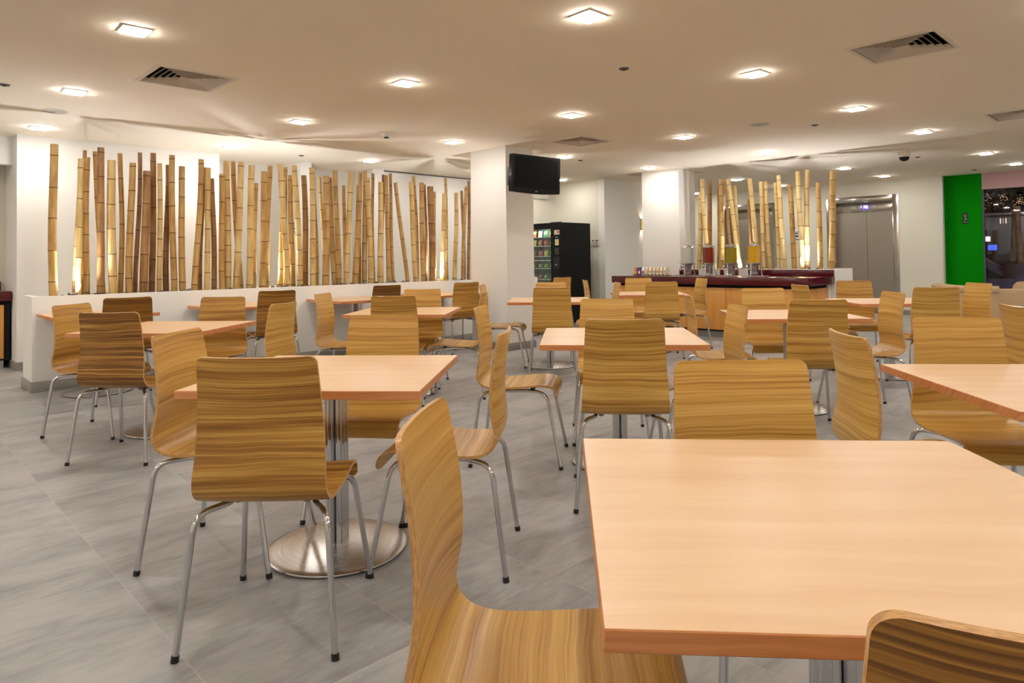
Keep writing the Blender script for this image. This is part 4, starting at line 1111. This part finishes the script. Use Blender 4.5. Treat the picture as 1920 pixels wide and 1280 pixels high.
path = [(7.9, 8.05), (7.4, 8.09), (6.6, 8.16), (6.2, 8.22), (5.95, 8.30), (5.78, 8.42), (5.70, 8.58), (5.69, 8.8), (5.76, 9.1), (5.86, 9.4), (5.90, 9.55)]
ribbon(path[:], [( -a, z) for a, z in prof][::-1]).build('back_and_seat', mat_sofa, t)
pr2 = [(-.012, .76), (-.012, .80), (.02, .826), (.07, .833), (.12, .826), (.15, .80), (.15, .77)]
ribbon(path[4:], [(-a, z) for a, z in pr2][::-1]).build('top_roll', mat_sofa, t)
t = thing('armchair', 'beige round-backed armchair behind the sofa at right edge', 'armchair', (7.42, 9.35, 0))
mb = MB(); mb.lathe([(.30, .40), (.30, .74), (.33, .81), (.38, .83), (.42, .79), (.44, .70), (.44, .05), (0, .05), (0, .42), (.28, .42)], n=40); mb.build('tub_shell', mat_sofa, t)
mb = MB(); mb.lathe([(0, .43), (.27, .43), (.29, .46), (.27, .50), (0, .51)], n=32); mb.build('seat_cushion', mat_sofa, t)

# ------------------------------------------------------------------ dark lobby seen through the window (room axes)
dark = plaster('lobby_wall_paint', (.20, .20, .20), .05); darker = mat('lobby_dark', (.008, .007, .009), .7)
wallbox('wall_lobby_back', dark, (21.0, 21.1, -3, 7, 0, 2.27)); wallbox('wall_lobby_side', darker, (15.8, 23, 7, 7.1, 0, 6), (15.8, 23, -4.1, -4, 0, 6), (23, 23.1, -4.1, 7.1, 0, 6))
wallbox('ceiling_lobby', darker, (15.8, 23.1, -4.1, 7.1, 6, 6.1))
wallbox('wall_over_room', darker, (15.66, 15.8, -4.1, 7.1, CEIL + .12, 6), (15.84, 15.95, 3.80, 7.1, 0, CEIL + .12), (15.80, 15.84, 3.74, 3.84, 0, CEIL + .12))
mb = MB(); mb.box(15.74, 15.745, V0, 3.095, 0, 2.475); struct('window_1', mb, thin_glass('window_glass', (.85, .85, .9), .03))
def wp(px_, py_, u): p = on_wall(px_, py_, NU, u); a, b = UV(p); return a, b, p.z
def lobby_box(name, m, px0, py0, px1, py1, u, d, label, cat, bottom=None, parts=None):
    _, va, za = wp(px0, py0, u); _, vb, zb = wp(px1, py1, u)
    v0_, v1_ = min(va, vb), max(va, vb); z0_, z1_ = min(za, zb), max(za, zb)
    if bottom is not None: z0_ = bottom
    x, y = W(u, (v0_ + v1_) / 2); t = thing(name, label, cat, (x, y, z0_), A44)
    mb = MB(); hw = (v1_ - v0_) / 2; mb.box(0, d, -hw, hw, 0, z1_ - z0_, bev=.004); return t, mb, hw, z1_ - z0_
mat_bd = mat('door_brown', srgb(74, 44, 26), .4)
for (a, b, c, d_, lab) in ((1838, 432, 1852, 520, 'black doorway leaf at back of the dark lobby'), (1861, 432, 1873, 520, 'brown wooden door at back of the dark lobby')):
    t, mb, hw, hh = lobby_box('lobby_door', 0, a, b, c, d_, 20.96, .035, lab, 'door', 0.0)
    mb.build('leaf', mat_bd if 'brown' in lab else darker, t)
    mb = MB(); mb.lathe([(0, 0), (.02, 0), (.02, .05), (0, .05)], (0, 0, 0), 12); o = mb.build('handle', M['brass'], t); o.location = (-.05, hw * .7, 1.0); o.rotation_euler = (0, R(90), 0)
t, mb, hw, hh = lobby_box('reception_desk', 0, 1842, 476, 1930, 530, 19.6, .6, 'black reception desk with a brown front in the dark lobby', 'desk', 0.0)
mb.build('desk_body', darker, t)
mb = MB(); mb.box(-.03, .62, -hw, -hw * .0, hh, hh + .03); mb.build('desk_top', mat('desk_wood', srgb(110, 62, 30), .4), t)
a, v, z = wp(1861, 464, 19.9)
t = uvthing('computer_monitor', 'computer monitor glowing blue on the reception desk', 'monitor', 19.9, v, z)
mb = MB(); mb.box(0, .03, -.105, .105, -.08, .08, bev=.004); mb.build('case', darker, t)
mb = MB(); mb.box(-.002, -.0002, -.092, .092, -.066, .07); mb.build('screen', mat('screen_blue', (.1, .1, .3), .3, emit=(.09, .16, .85), estr=.5), t)
mb = MB(); mb.box(.0, .03, -.02, .02, -.24, -.11); mb.box(-.05, .08, -.08, .08, -.25, -.235); mb.build('stand', darker, t)
a, v, z = wp(1847, 448, 18.6)
t = uvthing('floor_lamp', 'floor lamp with lit white drum shade in the dark lobby', 'floor lamp', 18.6, v, 0)
mb = MB(); mb.lathe([(.10, z - .055), (.10, z + .055), (.098, z + .055), (.098, z - .055), (.10, z - .055)], n=28); mb.build('lamp_shade', mat('lit_shade', (.9, .85, .8), .6, emit=(1, .86, .72), estr=.75), t)
mb = MB(); mb.tube([(0, 0, .02), (0, 0, z - .02)], .008, 8); mb.lathe([(0, 0), (.12, 0), (.12, .02), (0, .02)], n=24); mb.build('pole', M['steel_leg'], t)
a, v, z = wp(1881, 414, 18.0)
t = uvthing('pendant_lantern', 'small hanging lantern with bright slats in the dark lobby', 'pendant lamp', 18.0, v, z)
mb = MB(); mb.tube([(0, 0, .066), (0, 0, 6 - z)], .004, 6); mb.build('cord', darker, t)
for k in (-1, 0, 1):
    mb = MB(); mb.box(-.01, .01, k * .05 - .008, k * .05 + .008, -.06, .06); mb.build('light_slat', mat('slat_glow%d' % k, (.9, .8, .6), .5, emit=(1, .82, .55), estr=.5 if k else .12), t)
mb = MB(); mb.box(-.03, .03, -.07, .07, .06, .068); mb.box(-.03, .03, -.07, .07, -.068, -.06); mb.build('frame', darker, t)
# bright cornice strip
mb = MB(); mb.box(20.9, 20.99, -3, 7, 2.21, 2.26); struct('trim_4', mb, mat('cornice', srgb(150, 146, 156), .5))
# sloping rail
a, v, z = wp(1843, 482, 17.0); a2, v2, z2 = wp(1884, 506, 17.0)
x, y = W(17.0, 0); t = thing('stair_balustrade', 'sloping mauve stair balustrade in the dark lobby', 'balustrade', (x, y, 0), A44)
mb = MB()
for q in ((v + .6, z + .35, v2, z2, .16, .0, M['pink']),):
    P = [(0, q[0], q[1] - q[4]), (0, q[0], q[1]), (0, q[2], q[3]), (0, q[2], q[3] - q[4])]
    mb.face(P); mb.face([(p_[0] + .12, p_[1], p_[2]) for p_ in P][::-1])
    for i in range(4): j = (i + 1) % 4; mb.face([P[i], P[j], (P[j][0] + .12, *P[j][1:]), (P[i][0] + .12, *P[i][1:])])
mb.build('parapet', mat('parapet_mauve', srgb(96, 88, 120), .5), t)
mb = MB(); mb.tube([(.06, v + .6, z + .37), (.06, v2, z2 + .02)], .018, 10); mb.build('handrail', mat('rail_rose', srgb(186, 140, 136), .4), t)
mb = MB(); mb.tube([(.06, v2, 0), (.06, v2, z2 + .02)], .03, 10); mb.build('newel', mat_bd, t)
# lobby planter with canes
a, v, z = wp(1883, 494, 16.9); a2, v2, z2 = wp(1885, 494, 16.9)
t = uvthing('lobby_planter', 'grey tapered planter full of brown canes beyond the window', 'planter', 16.9 + .35, v - .62, 0)
mb = MB(); pts = 40
mb.lathe([(0, 0), (.62, 0), (.72, z - .02), (.72, z), (.66, z), (.66, z - .05), (0, z - .05)], n=48); mb.build('pot', mat('pot_grey', srgb(130, 122, 138), .6), t)
pc = (16.9 + .35, v - .62); pz = z
RL = random.Random(8)
for k in range(13):
    a_ = RL.uniform(0, 6.28); rr = RL.uniform(.1, .52)
    if k < 6: a_ = R(180 + (k - 2.5) * 24); rr = .56
    u_, v_ = pc[0] + rr * math.cos(a_), pc[1] + rr * math.sin(a_); x, y = W(u_, v_)
    top = 2.18 + RL.uniform(-.08, .12)
    mb = cane_mesh(Vector((x, y, pz - .049)), Vector((x + RL.uniform(-.06, .06), y + RL.uniform(-.04, .04), top)), .052, RL, .006)
    o = mb.build('bamboo_cane', [BAM[2], M['node'], M['pith']]); tag(o, 'thick brown cane in the grey planter beyond the window', 'bamboo', 'canes beyond the window')
mb = MB(); mb.box(16.0, 16.35, -3, 6.5, 0, .73); struct('trim_5', mb, mat('ledge_mauve', srgb(84, 72, 98), .6))
# dark tree foliage above the lobby wall with tiny lights in it
mb = MB(); rg = random.Random(4)
for k in range(5200):
    u_, v_, z_ = rg.uniform(19.2, 20.1), rg.uniform(-2.5, 6.5), rg.uniform(2.28, 3.6)
    s_ = rg.uniform(.04, .09); th_ = rg.uniform(0, 6.28); ph = rg.uniform(-.8, .8)
    a = Vector((math.cos(th_) * math.cos(ph), math.sin(th_) * math.cos(ph), math.sin(ph))); b = a.orthogonal().normalized(); c = Vector((u_, v_, z_))
    mb.face([c - a * s_, c + b * s_ * .4, c + a * s_, c - b * s_ * .4])
o = mb.build('tree_foliage', mat('night_leaf', (.003, .004, .002), .9, spec=.05), None, None, A44); tag(o, 'mass of dark tree leaves above the lobby wall', 'foliage', kind='stuff')
mb = MB()
for k in range(75):
    cl = rg.choice([(1878, 372), (1885, 370), (1912, 372), (1916, 378), (1850, 370), (1846, 388), (1908, 380)])
    u_, v_, z_ = wp(rg.gauss(cl[0], 5), rg.gauss(cl[1], 5), rg.uniform(19.05, 19.15))
    mb.lathe([(0, -.008), (.006, 0), (0, .008)], (u_, v_, z_), 5)
o = mb.build('fairy_lights', mat('warm_spark', (1, .8, .5), .5, emit=(1, .55, .28), estr=.9), None, None, A44); tag(o, 'scatter of tiny warm lights among the dark leaves', 'lights', kind='stuff')
# added fill lamps that brighten the lobby back wall and planter canes
for k, (u, v) in enumerate([(20.5, 3.2), (20.5, 4.6), (16.45, 2.35)]):
    x, y = W(u, v); t = thing('lobby_fill_light', ('added fill downlight washing the lobby back wall, right one', 'added fill downlight washing the lobby back wall, left one', 'added fill downlight hanging over the lobby planter canes')[k], 'light', (x, y, 2.40 if k < 2 else 2.95), A44)
    mb = MB(); mb.lathe([(0, 0), (.05, 0), (.055, .02), (.055, .10), (0, .10)], n=20); mb.build('can', darker, t)
    mb = MB(); mb.lathe([(0, -.004), (.045, -.004), (.045, -.0005), (0, -.0005)], n=20); mb.build('lens', mat('fill_lens%d' % k, (1, 1, 1), .5, emit=(1, .9, .8), estr=110), t)
    mb = MB(); mb.tube([(0, 0, .1), (0, 0, 3.6)], .006, 6); mb.build('hanging_rod', darker, t)
